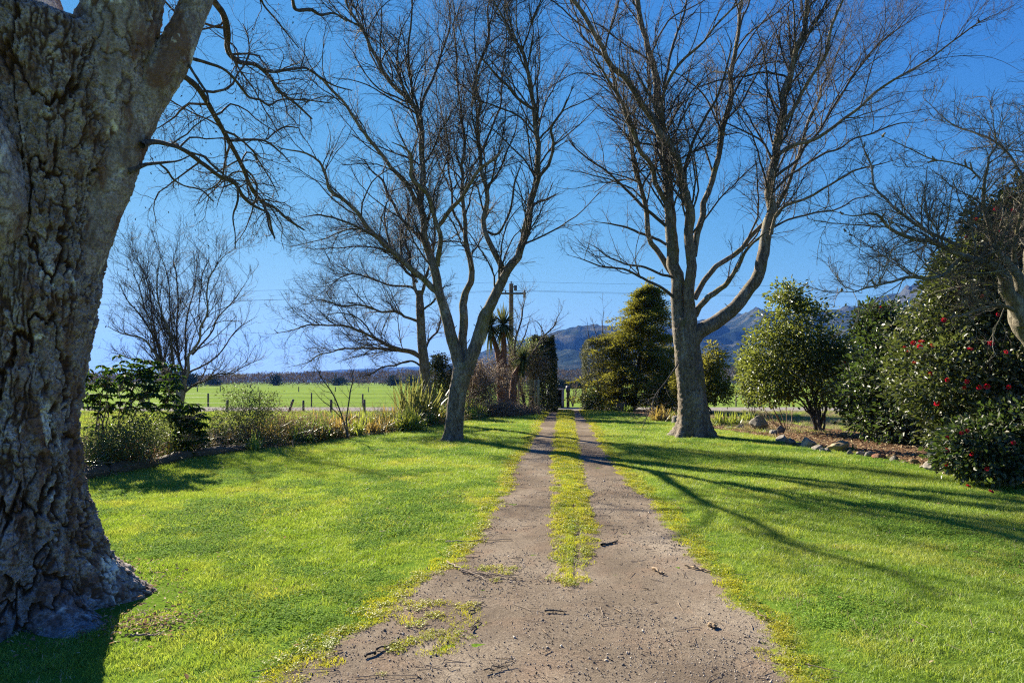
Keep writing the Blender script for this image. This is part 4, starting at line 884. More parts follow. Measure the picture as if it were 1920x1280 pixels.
shrub('low_shrub', 'small glossy green shrub at the foot of the right gateway hedge', (4.25, 34.0, 0), [pblob(1105, 750, 34, 16, 18), pblob(1118, 756, 34, 14, 12)], M_cam, 90, 16, .09, .10, .05, rng, nst=3)
# left bed: rhododendron with big drooping whorled leaves (each leaf its own part, near ones)
def whorl_leaves(tips, rng, n=9, Ln=.13, droop=.9):
    out = []
    for tpp in tips:
        a0 = rng.uniform(0, 6.28)
        for k in range(n):
            a = a0 + k * 2 * np.pi / n + rng.normal() * .15; dr = droop * rng.uniform(.4, 1.2)
            A = unit(np.array([math.cos(a), math.sin(a), .25 - dr])); Nn = unit(np.array([math.cos(a) * .7, math.sin(a) * .7, .8]))
            out.append((tpp, A, Nn, Ln * rng.uniform(.8, 1.15)))
    return out
def rhodo(name, label, base, blobs, ntip, rng, nst=8, Ln=.14, r0=.025, asparts=280):
    e = empty(name, base, label, 'shrub')
    c, nr = blob_pts(blobs, ntip, rng, .45, .25); base = np.array(base, float)
    out = whorl_leaves(c, rng, 9, Ln)
    order = sorted(range(len(out)), key=lambda k: out[k][0][1])
    one = leaves_mesh(np.zeros((1, 3)), np.array([[1., 0, 0]]), np.array([[0, 0, 1.]]), [1.0], [.34], .3, True, .12)
    LM = mesh('leaf', *one, M_rhodo)
    for k in order[:asparts]:
        tpp, A, Nn, l = out[k]; Sd = unit(np.cross(Nn, A)); N2 = np.cross(A, Sd)
        o = ob('leaf', LM, e, Vector(tpp) - e.location); from mathutils import Matrix
        o.rotation_euler = Matrix((A, Sd, N2)).transposed().to_euler(); o.scale = (l, l, l)
    rest = order[asparts:]
    V, Fq = leaves_mesh(np.array([out[k][0] for k in rest]), np.array([out[k][1] for k in rest]), np.array([out[k][2] for k in rest]), np.array([out[k][3] for k in rest]), np.array([out[k][3] * .34 for k in rest]), .3, True, .12)
    part('leaves', V, Fq, M_rhodo, e, kind='stuff')
    Pt, Rd = stems_to(base, base + (c[rng.choice(len(c), nst)] - base) * .85, rng, r0, spread=.12, bow=.45)
    for k in range(nst): V, Fq = tubes(Pt[k:k + 1], Rd[k:k + 1], 7); part('stem', V, Fq, M_ptwig, e)
    # twig to each tip from the nearest stem point
    SP = Pt[:, 3:].reshape(-1, 3); d2 = ((c[:, None] - SP[None]) ** 2).sum(2); j = d2.argmin(1); s = np.linspace(0, 1, 6)[None, :, None]
    Pt2 = SP[j][:, None] * (1 - s) + c[:, None] * s; Pt2[:, 1:-1] += rng.normal(size=(len(c), 4, 3)) * .02; Pt2[..., 2] -= (.25 * (s * (1 - s)))[..., 0] * .3
    V, Fq = tubes(Pt2, np.repeat(np.linspace(.009, .004, 6)[None], len(c), 0), 4); part('twigs', V, Fq, M_ptwig, e, kind='stuff')
rhodo('rhododendron', 'leggy dark rhododendron with drooping leaves just right of the massive foreground trunk', (-7.9, 12.0, 0), [pblob(235, 700, 12, 62, 42, .7), pblob(200, 720, 12, 50, 50, .6), pblob(275, 735, 11.8, 60, 40, .6), pblob(300, 705, 12.2, 40, 30, .5), pblob(190, 770, 12, 40, 50, .5), pblob(330, 760, 12.2, 30, 25, .4)], 190, rng, nst=12)
rhodo('rhododendron', 'small dark drooping rhododendron at the edge of the lawn below the vase-shaped tree', (-6.95, 13.2, 0), [pblob(350, 800, 13.1, 32, 42, .4), pblob(325, 775, 13.1, 30, 22, .35), pblob(368, 780, 13.1, 20, 25, .3), pblob(360, 835, 13.1, 18, 22, .3)], 75, rng, nst=5, Ln=.16)
shrub('dark_shrub', 'low dense dark shrub behind the log edging beside the foreground trunk', (-7.6, 11.2, 0), [pblob(235, 830, 11.3, 60, 38, .6), pblob(190, 845, 11, 45, 32, .5), pblob(270, 800, 11.6, 38, 30, .5)], M_shrub, 330, 18, .10, .05, .022, rng, nst=10, r0=.012)
shrub('dark_shrub', 'small purple-brown leafed shrub behind the log edging, right of the low dense dark shrub', (-7.2, 12.0, 0), [pblob(255, 850, 11.5, 30, 24, .35)], M_deadb, 120, 16, .08, .05, .022, rng, nst=5, r0=.01)
shrub('twiggy_shrub', 'upright twiggy shrub with small pale green leaves at the middle of the left bed', (-6.6, 15.8, 0), [pblob(452, 748, 15.5, 34, 26, .4), pblob(480, 775, 15.5, 42, 30, .4), pblob(432, 790, 15.3, 34, 28, .4), pblob(500, 760, 15.6, 22, 22, .3)], M_shrub, 260, 14, .10, .055, .022, rng, nst=26, r0=.011, twm=M_ptwig)
shrub('bare_shrub', 'mass of bare brown twigs in the left bed beside the twiggy green shrub', (-6.0, 16.6, 0), [pblob(530, 785, 16.5, 45, 22, .5), pblob(580, 795, 16.6, 40, 16, .5)], M_deadb, 120, 10, .12, .05, .02, rng, nst=34, r0=.008, twm=M_dry)
shrub('conical_shrub', 'dark ivy-like conical shrub between the spreading tree and the left birch', (-3.5, 28, 0), [pblob(828, 700, 28, 24, 34, .6), pblob(832, 735, 28, 32, 30, .7), pblob(822, 678, 28, 14, 16, .4)], M_hedge, 300, 18, .10, .09, .05, rng, nst=5)
shrub('pale_shrub', 'small pale-green shrub at the foot of the vase-shaped tree', (-7.9, 16.5, 0), [pblob(410, 815, 15.5, 40, 25, .4), pblob(300, 825, 13.5, 40, 22, .4)], M_shrub, 200, 14, .10, .05, .02, rng, nst=8, r0=.01)

# strappy clumps
def clump(name, label, base, n, Ln, Wd, mat, rng, group=None, lean=(10, 60), K=7, cat_='plant', each=False, bend=1.0, spread=.12):
    if not each: n = int(n * 1.8); Wd *= 1.25; spread = .2
    e = empty(name, base, label, cat_, group)
    a = rng.uniform(0, 2 * np.pi, n); le = np.radians(rng.uniform(*lean, n)); l = Ln * rng.uniform(.55, 1.1, n)
    d = np.stack([np.cos(a) * np.sin(le), np.sin(a) * np.sin(le), np.cos(le)], -1)
    s = np.linspace(0, 1, K)[None, :, None]
    b = np.array(base) + np.c_[rng.normal(size=(n, 2)) * spread * Ln, np.zeros(n)]
    Pt = b[:, None] + d[:, None] * s * l[:, None, None]; Pt[..., 2] -= (s[..., 0] ** 2.4) * (l * np.sin(le) * .75 * bend * rng.uniform(.5, 1.4, n))[:, None]
    Pt[..., 2] = np.maximum(Pt[..., 2], .02)
    hz = np.stack([-np.sin(a), np.cos(a), 0 * a], -1)
    wv = Wd * rng.uniform(.7, 1.2, n)[:, None, None] * np.array([.7, 1, 1, .92, .75, .45, .04])[None, :K, None]
    V = np.stack([Pt - hz[:, None] * wv / 2, Pt + hz[:, None] * wv / 2], 2)
    idx = np.arange(n * K * 2).reshape(n, K, 2)
    Fq = np.stack([idx[:, :-1, 0], idx[:, :-1, 1], idx[:, 1:, 1], idx[:, 1:, 0]], -1)
    V = V.reshape(-1, 3)
    if each:
        for k in range(n):
            v = V[k * K * 2:(k + 1) * K * 2]; part('leaf', v, (Fq[k] - k * K * 2), mat, e)
    else: part('leaves', V, Fq.reshape(-1, 4), mat, e, kind='stuff')
    return e
def cg(px, py): return tuple(G(px, py))
GC = 'strappy clumps along the left bed'
clump('strappy_clump', 'green iris-like clump standing forward of the log edging end', cg(478, 846), 42, .62, .035, M_strap, rng, GC, each=True, lean=(5, 50))
clump('strappy_clump', 'pale green strappy clump just left of the small drooping rhododendron', cg(325, 860), 40, .5, .03, M_strap, rng, GC, lean=(5, 45))
clump('strappy_clump', 'narrow strappy clump under the rhododendron nearest the foreground trunk', cg(250, 868), 26, .35, .025, M_strapd, rng, GC)
clump('strappy_clump', 'dark green clump at the lawn edge below the twiggy mass', cg(560, 832), 90, .62, .03, M_strapd, rng, GC)
clump('strappy_clump', 'yellow-green clump right behind the dark green clump at the lawn edge', cg(548, 822), 90, .75, .035, M_strap, rng, GC, lean=(5, 45))
for k, (cpx, cpy, cn, cl_, mt_, lab) in enumerate([
    (600, 828, 70, .5, M_strapo, 'orange-tinged clump first right of the dark green clump'),
    (632, 822, 80, .55, M_strapo, 'orange and lime clump below the two-stemmed sapling'),
    (668, 818, 80, .62, M_strap, 'lime clump right of the two-stemmed sapling'),
    (700, 815, 70, .6, M_strapo, 'rusty clump left of the big bright clump'),
    (722, 808, 70, .6, M_strapo, 'yellowing clump against the left side of the big bright clump'),
    (765, 808, 260, .95, M_strap, 'big bright yellow-green rounded clump at the lawn edge'),
    (800, 800, 120, .7, M_strapd, 'dark clump between the big bright clump and the left birch'),
    (825, 792, 110, .8, M_strap, 'yellow-green clump left of the birch trunk'),
    (880, 788, 110, .75, M_strap, 'green clump right of the birch trunk'),
    (905, 783, 110, .8, M_strapd, 'darker green clump second right of the birch trunk'),
    (640, 800, 70, .6, M_strap, 'lime clump behind the orange ones beneath the sapling'),
    (420, 838, 50, .45, M_strap, 'thin yellow clump below the twiggy pale-leaved shrub'),
    (395, 845, 40, .4, M_strapo, 'brownish low clump beside the small drooping rhododendron'),
    (510, 828, 50, .5, M_strap, 'straggly lime clump right of the iris-like one'),
    (590, 808, 60, .6, M_deadb, 'dry brown clump behind the orange ones'),
    (700, 798, 60, .6, M_strap, 'tall lime clump behind the rusty one')]):
    clump('strappy_clump', lab, cg(cpx, cpy), cn, cl_, .032, mt_, rng, GC, lean=(5, 58))
clump('flax', 'large upright flax with broad sword leaves in front of the spreading tree', tuple(P(782, 715, 23) * [1, 1, 0]), 130, 2.1, .08, M_flax, rng, each=True, lean=(3, 42), bend=.45, spread=.16)
clump('flax', 'sprawling low flax half hidden behind the conical shrub', tuple(P(850, 715, 27) * [1, 1, 0]), 50, 1.2, .06, M_flax, rng, each=True, lean=(5, 60), bend=.8)
for k in range(64):
    yy = rng.uniform(14.5, 30); xx = lbx(yy) - rng.uniform(.35, 1.9)
    clump('strappy_clump', ('lime', 'orange-tinged', 'dead brown', 'dark green')[k % 4] + ' strappy clump packed behind the front row of the left bed', (xx, yy, 0), int(rng.uniform(30, 70)), rng.uniform(.55, 1.0), .03, *[((M_strap, 'lime'), (M_strapo, 'orange-tinged'), (M_deadb, 'dead brown'), (M_strapd, 'dark green'))[q_][0] for q_ in (k % 4,)], rng, 'back row clumps in the left bed', lean=(5, 55))
GR = 'strappy clumps along the right bed'
for cpx, cpy, cn, cl_, mt_, lab in [(1240, 790, 120, .75, M_strapo, 'orange-green clump left of the right birch trunk'), (1262, 788, 60, .5, M_strap, 'green clump touching the left of the right birch trunk'), (1350, 800, 80, .7, M_strap, 'yellow-green clump right of the right birch trunk'), (1375, 798, 80, .6, M_strap, 'pale clump left of the large grey boulder'), (1400, 792, 70, .55, M_strap, 'low green clump behind the large grey boulder'), (1180, 774, 70, .5, M_strapd, 'soft green clump left of the tree stump'), (1150, 772, 70, .45, M_strapd, 'soft green clump under the golden conifer'), (1222, 783, 50, .5, M_deadb, 'dead brown clump left of the orange-green one'), (1595, 846, 16, .22, M_strapd, 'tiny grass tuft beside the tan block')]:
    clump('strappy_clump', lab, cg(cpx, cpy), cn, cl_, .03, mt_, rng, GR, lean=(5, 55))
# dead brown heap at the end of the left bed and around cabbage trees
def heap(name, label, base, blobs, mat, n, rng, Ln=.35, Wd=.014, cat_='plant'):
    e = empty(name, base, label, cat_)
    c, nr = blob_pts(blobs, n, rng, .3, .25)
    Pt = np.zeros((len(c), 5, 3)); Pt[:, 0] = c; d = unit(nr + rng.normal(size=c.shape) * .8)
    for k in range(1, 5): d = unit(d + rng.normal(size=c.shape) * .25 + [0, 0, -.12]); Pt[:, k] = Pt[:, k - 1] + d * Ln / 4
    Pt[..., 2] = np.maximum(Pt[..., 2], .01)
    V, Fq = tubes(Pt, np.full(Pt.shape[:2], Wd / 2) * np.linspace(1, .4, 5), 3); part('stalks', V, Fq, mat, e, kind='stuff')
heap('dead_fern_heap', 'low heap of dead brown and straw foliage at the drive end of the left bed', tuple(G(950, 782)), [pblob(935, 768, 28, 45, 11, .7), pblob(985, 770, 30, 28, 8, .6)], M_dry, 2000, rng, .4, .02)
heap('dead_fern_heap', 'dark mound of dead leaves beside the heap near the lattice', tuple(G(975, 776)), [pblob(965, 772, 29, 18, 7, .5)], M_deadb, 500, rng, .35, .02)
for lab, bx, blb, n_ in [('tangled bare brown bush filling the space left of the cabbage trees', (-1.2, 29.5, 0), [pblob(915, 715, 29.5, 38, 38, 1), pblob(890, 735, 29, 30, 28, .9), pblob(885, 700, 30, 24, 28, .8)], 2800),
                     ('tangled bare bush wrapped round the cabbage trees behind the lattice', (.2, 32.6, 0), [pblob(962, 685, 32.6, 36, 28, .6), pblob(960, 735, 32.8, 26, 28, .6), pblob(1000, 675, 32.8, 26, 20, .6)], 2200)]:
    heap('tangled_bush', lab, bx, blb, M_dry, int(n_ * .55), rng, .7, .024, 'shrub')
shrub('leafy_bush', 'green leafy bush behind the lattice and the cabbage trees', (1.0, 33, 0), [pblob(985, 665, 33, 34, 28, .9), pblob(1010, 650, 34, 25, 16, .8)], M_shrub, 180, 16, .14, .10, .05, rng, nst=4)
# bare saplings
def sapling(name, label, D, base, limbs, rng, n=(40, 160), twr=.003, lmax=.6, mat=None, cat_='tree'):
    e = empty(name, base, label, cat_); Ps, Rs = [], []
    for pts, dz in limbs:
        p_, r_ = limb3(pts, D, dz, 24, .006, rng); V, Fq = tubes(p_[None], r_[None], 7); part('stem', V, Fq, mat or M_limb, e); a, b = resample(p_, r_, 20); Ps.append(a); Rs.append(b)
    P1, R1 = grow(np.stack(Ps), np.stack(Rs), rng, n[0], 8, t0=.3, lf=(.2, .45), up=.08, rmin=twr * 1.4, lmax=lmax * 2)
    P2, R2 = grow(P1, R1, rng, n[1], 5, lf=(.3, .6), up=.05, rmin=twr, lmax=lmax)
    V, Fq = cat([tubes(P1, R1, 4), tubes(P2, R2, 3)]); part('twigs', V, Fq, mat or M_twig, e, kind='stuff')
sapling('sapling', 'thin two-stemmed bare sapling in the middle of the left bed', 17, (-4.5, 17, 0), [([(652, 825, 5), (645, 790, 4), (625, 745, 4), (605, 712, 3), (590, 690, 2), (570, 685, 1)], 0), ([(653, 825, 5), (653, 780, 4), (657, 735, 4), (662, 705, 3), (655, 690, 2), (640, 680, 1.5)], .2), ([(642, 785, 3), (620, 762, 3), (597, 745, 2), (585, 730, 1.5)], -.3)], rng, (26, 90))
sapling('bare_tree', 'bare upright young tree just right of the power pole', 32, (.8, 32, 0), [([(985, 765, 9), (968, 690, 8), (966, 650, 6), (975, 610, 5), (980, 575, 4), (985, 545, 2)], 0), ([(968, 700, 6), (1000, 660, 6), (1020, 630, 5), (1040, 608, 4), (1052, 580, 2)], -.4), ([(1020, 626, 3), (1012, 612, 3), (1003, 600, 2)], 0), ([(967, 660, 4), (980, 635, 4), (990, 610, 3), (995, 590, 2)], .6)], rng, (90, 420), .0045, .7)
sapling('bare_tree', 'bare spiky shoots rising behind the right gateway hedge', 37, (5.2, 37, 0), [([(1125, 765, 6), (1115, 690, 5), (1105, 630, 3), (1098, 595, 2)], 0), ([(1128, 765, 6), (1128, 680, 4), (1130, 620, 3), (1131, 575, 2)], 0), ([(1122, 700, 4), (1118, 640, 3), (1112, 600, 2)], .3)], rng, (50, 200), .0045, .6)
sapling('bare_shrub', 'rounded leafless shrub behind the posts seen through the gateway', 40, (3.9, 40, 0), [([(1074, 762, 4), (1070, 745, 3), (1064, 725, 2)], 0), ([(1074, 762, 4), (1074, 740, 3), (1073, 718, 2)], 0), ([(1074, 762, 4), (1079, 742, 3), (1082, 722, 2)], .2), ([(1074, 762, 3), (1077, 745, 2.4), (1087, 730, 2)], -.2), ([(1074, 762, 3), (1068, 750, 2.4), (1061, 738, 2)], .2)], rng, (60, 260), .005, .5, M_ptwig, 'shrub')
sapling('dead_branch_spray', 'drooping dead branch hanging off the left side of the right birch trunk', 17.2, (4.3, 17.2, 1.2), [([(1272, 680, 5), (1255, 710, 4), (1237, 737, 4), (1222, 768, 3), (1205, 800, 2), (1198, 815, 1.5)], -.4), ([(1222, 768, 3), (1200, 778, 2), (1180, 785, 1.4)], -.2)], rng, (40, 170), .0022, .4, None, 'branch')
sapling('stem_bundle', 'fan of pale bare stems rising behind the large boulder', 20, (8.3, 20, 0), [([(1470, 806, 3), (1455, 780, 3), (1438, 752, 2), (1420, 735, 1.5)], 0), ([(1472, 806, 3), (1450, 770, 3), (1428, 740, 2)], .3), ([(1474, 806, 3), (1462, 770, 2.4), (1450, 735, 2)], -.2), ([(1476, 806, 3), (1475, 775, 2.4), (1468, 745, 2)], 0), ([(1468, 806, 3), (1440, 785, 2.4), (1418, 770, 2)], .1), ([(1478, 806, 3), (1485, 780, 2.4), (1490, 755, 2)], .1), ([(1474, 806, 3), (1448, 782, 2.4), (1430, 755, 2)], -.3)], rng, (50, 150), .003, .35, M_dry, 'plant')

# cabbage trees
def cabbage(label, base, trunks, heads, rng):
    e = empty('cabbage_tree', base, label, 'tree', 'cabbage trees left of the gateway')
    for pts in trunks:
        p_, r_ = limb3(pts, base[1], 0, 30); V, Fq = bark_tube(p_, r_, 16, .3, 9, 2); part('trunk', V, Fq, M_skirt, e)
    for px, py, R_ in heads:
        c = P(px, py, base[1]); n = 210
        d = unit(rng.normal(size=(n, 3)) + [0, 0, .25]); K = 6; s = np.linspace(0, 1, K)[None, :, None]; l = R_ * rng.uniform(.7, 1.15, n)
        Pt = c + d[:, None] * s * l[:, None, None]; Pt[..., 2] -= s[..., 0] ** 2 * (l * (.32 - .34 * d[:, 2]))[:, None]
        h = unit(np.cross(d, [0, 0, 1.0])); wv = .075 * np.array([.6, 1, 1, .8, .5, .05])[None, :, None]
        V = np.stack([Pt - h[:, None] * wv / 2, Pt + h[:, None] * wv / 2], 2).reshape(-1, 3); idx = np.arange(n * K * 2).reshape(n, K, 2)
        Fq = np.stack([idx[:, :-1, 0], idx[:, :-1, 1], idx[:, 1:, 1], idx[:, 1:, 0]], -1).reshape(-1, 4)
        part('leaf_head', V, Fq, M_cord, e)
cabbage('cabbage tree with two tall spiky heads in front of the power pole', (-.4, 30.5, 0), [[(945, 770, 24), (943, 730, 22), (940, 690, 17), (930, 650, 10), (920, 620, 8)], [(942, 700, 15), (945, 660, 11), (944, 620, 9)]], [(919, 612, .95), (944, 608, 1.0)], rng)
cabbage('shorter cabbage tree with one low head between the tall pair and the dark hedge', (.35, 30.8, 0), [[(960, 768, 16), (962, 730, 13), (966, 700, 10), (975, 685, 8)]], [(980, 672, .7)], rng)

# ================================================================ built things
# power pole
e = empty('power_pole', (0, 45, 0), 'wooden power pole with crossarm rising behind the cabbage trees', 'power pole')
bx = float(P(958.5, 0, 45)[0]); e.location = (bx, 45, 0)
pp = np.array([(bx, 45, -.1), (bx, 45, 4), (bx, 45, 8.62)]); V, Fq = tubes(catmull(pp, 20)[None], np.linspace(.2, .155, 20)[None], 14); part('pole', V, Fq, M_pole, e)
V, Fq = tubes(np.array([[(bx, 45, 8.6), (bx, 45, 8.64)]]), np.array([[.155, .01]]), 14); part('pole_cap', V, Fq, M_pole, e)
V, Fq = box(bx - .95, bx + 1.05, 44.76, 44.86, 7.84, 7.96); part('crossarm', V, Fq, M_post, e)
for dx in (-.55, .55): V, Fq = beam((bx + dx * .9, 44.84, 7.86), (bx + .05 * dx, 44.85, 7.3), .03, .01); part('brace', V, Fq, M_metal, e)
def ins(c, s=1):
    z = np.array([0, .03, .05, .09, .1, .14, .15, .18]) * s; r = np.array([.02, .05, .05, .035, .055, .05, .03, .01]) * s
    return tubes(np.stack([np.full(8, c[0]), np.full(8, c[1]), c[2] + z], -1)[None], r[None], 10)
for dx, z in ((-.85, 7.96), (-.4, 7.96), (.95, 7.96)): V, Fq = ins((bx + dx, 44.81, z)); part('insulator', V, Fq, M_ceram, e)
V, Fq = ins((bx, 45, 8.63)); part('insulator', V, Fq, M_ceram, e)
V, Fq = box(bx + .2, bx + .42, 44.9, 45.1, 8.15, 8.5); part('fuse_box', V, Fq, M_metal, e)
V, Fq = box(bx + .1, bx + .22, 44.95, 45.03, 8.36, 8.42); part('bracket', V, Fq, M_metal, e)
V, Fq = box(bx + .86, bx + 1.04, 44.74, 44.9, 7.6, 7.83); part('fuse_box', V, Fq, M_metal, e)
V, Fq = box(bx - .98, bx - .86, 44.74, 44.9, 7.62, 7.83); part('fuse_box', V, Fq, M_metal, e)
for k, (za, zb, yy) in enumerate(((8.78, 9.2, 45.0), (8.12, 8.45, 44.8), (8.12, 8.15, 44.8))):
    ax = bx + (0, .95, -.85)[k]
    xs = np.linspace(0, 1, 40); pr_ = np.stack([ax + xs * 70, np.full(40, yy), za + (zb - za) * xs - 4 * .55 * xs * (1 - xs)], -1)
    pl_ = np.stack([ax - xs * 70, np.full(40, yy), za + (zb - 1.3 - za) * xs - 4 * .55 * xs * (1 - xs)], -1)
    pts = np.concatenate([pl_[::-1], pr_[1:]]); V, Fq = tubes(pts[None], np.full((1, len(pts)), .0065), 4)
    o = ob('power_line', mesh('power_line', V, Fq, M_cable), label=['top power line running from the pole head across the sky', 'lower power line fixed to the right end of the crossarm', 'lower power line fixed to the left end of the crossarm'][k], category='power line', group='power lines')
# fences
def rpost(x, y, h, r, rng, tilt=0):
    p0 = np.array([x, y, -.06]); p1 = np.array([x + tilt * h, y, h]); Pt = np.stack([p0 + (p1 - p0) * s for s in (0, .3, .7, .985, 1.0)])
    return tubes(Pt[None], np.array([[r, r * 1.03, r * .97, r * .95, r * .2]]), 9)
def fence(label, xs, y, h, r, wires, rng, tilts=None, rail=False, wr=.006, yj=.03):
    e = empty('post_and_wire_fence', (xs[len(xs) // 2], y, 0), label, 'fence')
    for k, x in enumerate(xs):
        V, Fq = rpost(x, y + rng.normal() * yj, h * rng.uniform(.9, 1.08), r * rng.uniform(.8, 1.2), rng, (tilts or {}).get(k, rng.normal() * .02)); part('post', V, Fq, M_post, e)
    for z in wires:
        x_ = np.linspace(xs[0], xs[-1], len(xs) * 3); Pt = np.stack([x_, np.full_like(x_, y - r), z + .015 * np.sin(x_ * 2.1)], -1)
        V, Fq = tubes(Pt[None], np.full((1, len(x_)), wr), 4); part('wire', V, Fq, M_metal, e)
px2x = lambda px, D: (px - 960) / F * D
D1_ = 32.6
fence('old post and wire fence directly behind the left bed with one leaning post', [px2x(p_, D1_) for p_ in (245, 330, 425, 541, 569, 621, 683, 755)], D1_, .68, .07, (.3, .5), rng, {3: .38, 4: 0}, wr=.006)
fence('wire fence along the far side of the gravel road left of the gateway', [px2x(p_, 41) for p_ in (60, 165, 280, 391, 487, 584, 680, 776, 870, 960, 1056)], 41, .85, .055, (.55, .8), rng, wr=.009)
fence('wire fence along the far side of the gravel road right of the gateway', [px2x(p_, 41.3) for p_ in (1098, 1180, 1280, 1380, 1480, 1600, 1720, 1850, 1980)], 41.3, .85, .055, (.55, .8), rng, wr=.009)
fence('distant row of fence posts across the middle of the paddock', list(px2x(np.arange(150, 1420, 67) + rng.uniform(-12, 12, 19), 100)), 100, .8, .07, (.7,), rng, wr=.005, yj=1.5)
fence('far row of tiny fence posts near the back of the paddock', list(px2x(np.arange(100, 1500, 64) + rng.uniform(-14, 14, 22), 170)), 170, .8, .08, (.7,), rng, wr=.006, yj=3)
# mail post + letterbox, small shed by the gateway
e = empty('letterbox_post', (3.55, 38.5 + 1.2, 0), 'dark post topped by a round letterbox seen through the gateway', 'letterbox')
V, Fq = rpost(3.55, 39.7, 1.0, .1, rng); part('post', V, Fq, M_post, e)
Pt = np.array([[(3.42, 39.7, 1.12), (3.43, 39.7, 1.12), (3.68, 39.7, 1.12), (3.69, 39.7, 1.12)]]); V, Fq = tubes(Pt, np.array([[.02, .2, .2, .02]]), 18); part('round_box', V, Fq, M_metal, e)
# concrete bin / shelter left of the gate opening
e = empty('concrete_shelter', (2.9, 40, 0), 'small grey concrete shelter with an open front at the left of the gateway', 'shelter')
for nm, b in (('side_wall', (3.08, 3.22, 38.6, 39.9, 0, 1.08)), ('side_wall', (2.2, 2.34, 38.6, 39.9, 0, 1.08)), ('back_wall', (2.345, 3.075, 39.78, 39.89, 0, 1.07)), ('roof_slab', (2.16, 3.26, 38.56, 39.95, 1.083, 1.15)), ('divider', (2.72, 2.80, 38.64, 39.77, 0, 1.075))):
    V, Fq = box(*b); part(nm, V, Fq, M_conc, e)
# lattice screen
DL_ = 31.5
e = empty('lattice_screen', (.6, DL_, 0), 'wooden lattice trellis screen with posts left of the dark hedge', 'trellis')
x0, x1 = px2x(976, DL_), px2x(999, DL_); z0, z1 = EYE + (HY - 737) / F * DL_, EYE + (HY - 715.5) / F * DL_
for k in range(8):
    xx = x0 + (x1 - x0) * (k + .5) / 8; V, Fq = box(xx - .018, xx + .018, DL_ - .012, DL_ - .001, z0, z1); part('slat', V, Fq, M_trel, e)
    zz_ = z0 + (z1 - z0) * (k + .5) / 8; V, Fq = box(x0, x1, DL_ + .001, DL_ + .012, zz_ - .018, zz_ + .018); part('slat', V, Fq, M_trel, e)
for a_, b_ in (((x0 - .04, z0 - .05), (x1 + .04, z0)), ((x0 - .04, z1), (x1 + .04, z1 + .05))): V, Fq = box(a_[0], b_[0], DL_ - .03, DL_ + .03, a_[1], b_[1]); part('rail', V, Fq, M_trel, e)
for xx, hh, ww in ((x0 - .1, z1 + .05, .1), (x1 + .1, z1 + .1, .1), (px2x(1009, DL_), z1 + .12, .14)): V, Fq = box(xx - ww / 2, xx + ww / 2, DL_ - .05, DL_ + .05, 0, hh); part('post', V, Fq, M_trel, e)
V, Fq = beam((px2x(1002, DL_), DL_ - .12, z0 + .02), (px2x(1007, DL_), DL_ - .1, z1 + .05), .05, .05); part('brace', V, Fq, M_ptwig, e)
# tree stump
sb = G(1165, 771); e = empty('tree_stump', tuple(sb), 'grey weathered tree stump in front of the golden conifer', 'stump')
Pt = np.array([[(sb[0], sb[1], z) for z in (0, .05, .2, .45, .5)]]); Pt = resample(Pt[0], np.array([.36, .31, .27, .27, .26]), 24)
V, Fq = tubes(Pt[0][None], Pt[1][None], 40); an = np.arctan2(V[:, 1] - sb[1], V[:, 0] - sb[0]); rr = 1 + .06 * np.cos(an * 7) + .03 * np.cos(an * 17 + V[:, 2] * 3)
V[:, :2] = sb[:2] + (V[:, :2] - sb[:2]) * rr[:, None]; part('bark', V, Fq, M_ptwig, e)
tv = V[-40:] + [0, 0, .002]; tv = np.vstack([tv, [sb[0], sb[1], .51]]); part('cut_top', tv, np.array([[k, (k + 1) % 40, 40] for k in range(40)]), M_dry, e)
s2 = G(1272, 794)
V, Fq = bark_tube(*resample(np.array([(s2[0], s2[1], -.02), (s2[0], s2[1], .3)]), np.array([.3, .22]), 14), 22, .2, 4); tv = np.vstack([V, [s2[0], s2[1], .3]]); nn = len(V)
e = empty('tree_stump', tuple(s2), 'low dark stump tucked against the left of the right birch trunk', 'stump'); part('bark', tv, [Fq, np.array([[nn - 22 + k, nn - 22 + (k + 1) % 22, nn] for k in range(22)])], M_sdark, e)
# edging logs along left bed
def log(label, a, b, r, rng):
    a, b = np.array(a), np.array(b); s = np.linspace(0, 1, 40)[:, None]; Pt = a + (b - a) * s; Pt[:, 2] = r * .55 + .01 * np.sin(s[:, 0] * 9); Rr = np.full(40, r); Rr[0] = Rr[-1] = r * .15; Rr[1] = Rr[-2] = r * .95
    V, Fq = bark_tube(Pt, Rr * (1 + .1 * np.sin(s[:, 0] * 7)), 14, .35, int(rng.integers(99)), 1.6)
    me = mesh('edging_log', V - a * [1, 1, 0], Fq, M_lodge); o = ob('edging_log', me, None, Vector((a[0], a[1], 0))); o['label'] = label; o['category'] = 'log'; o['group'] = 'edging logs along the left bed'
log('mossy edging log nearest the foreground trunk', (-7.2, 8.0, 0), (-6.88, 10.6, 0), .13, rng)
log('middle edging log below the small drooping rhododendron', (-6.86, 10.7, 0), (-6.66, 12.9, 0), .12, rng)
log('edging log ending at the green iris-like clump', (-6.64, 13.0, 0), (-6.0, 15.0, 0), .11, rng)
log('rotting edging log hidden beside the massive trunk', (-7.6, 5.0, 0), (-7.25, 7.9, 0), .12, rng)

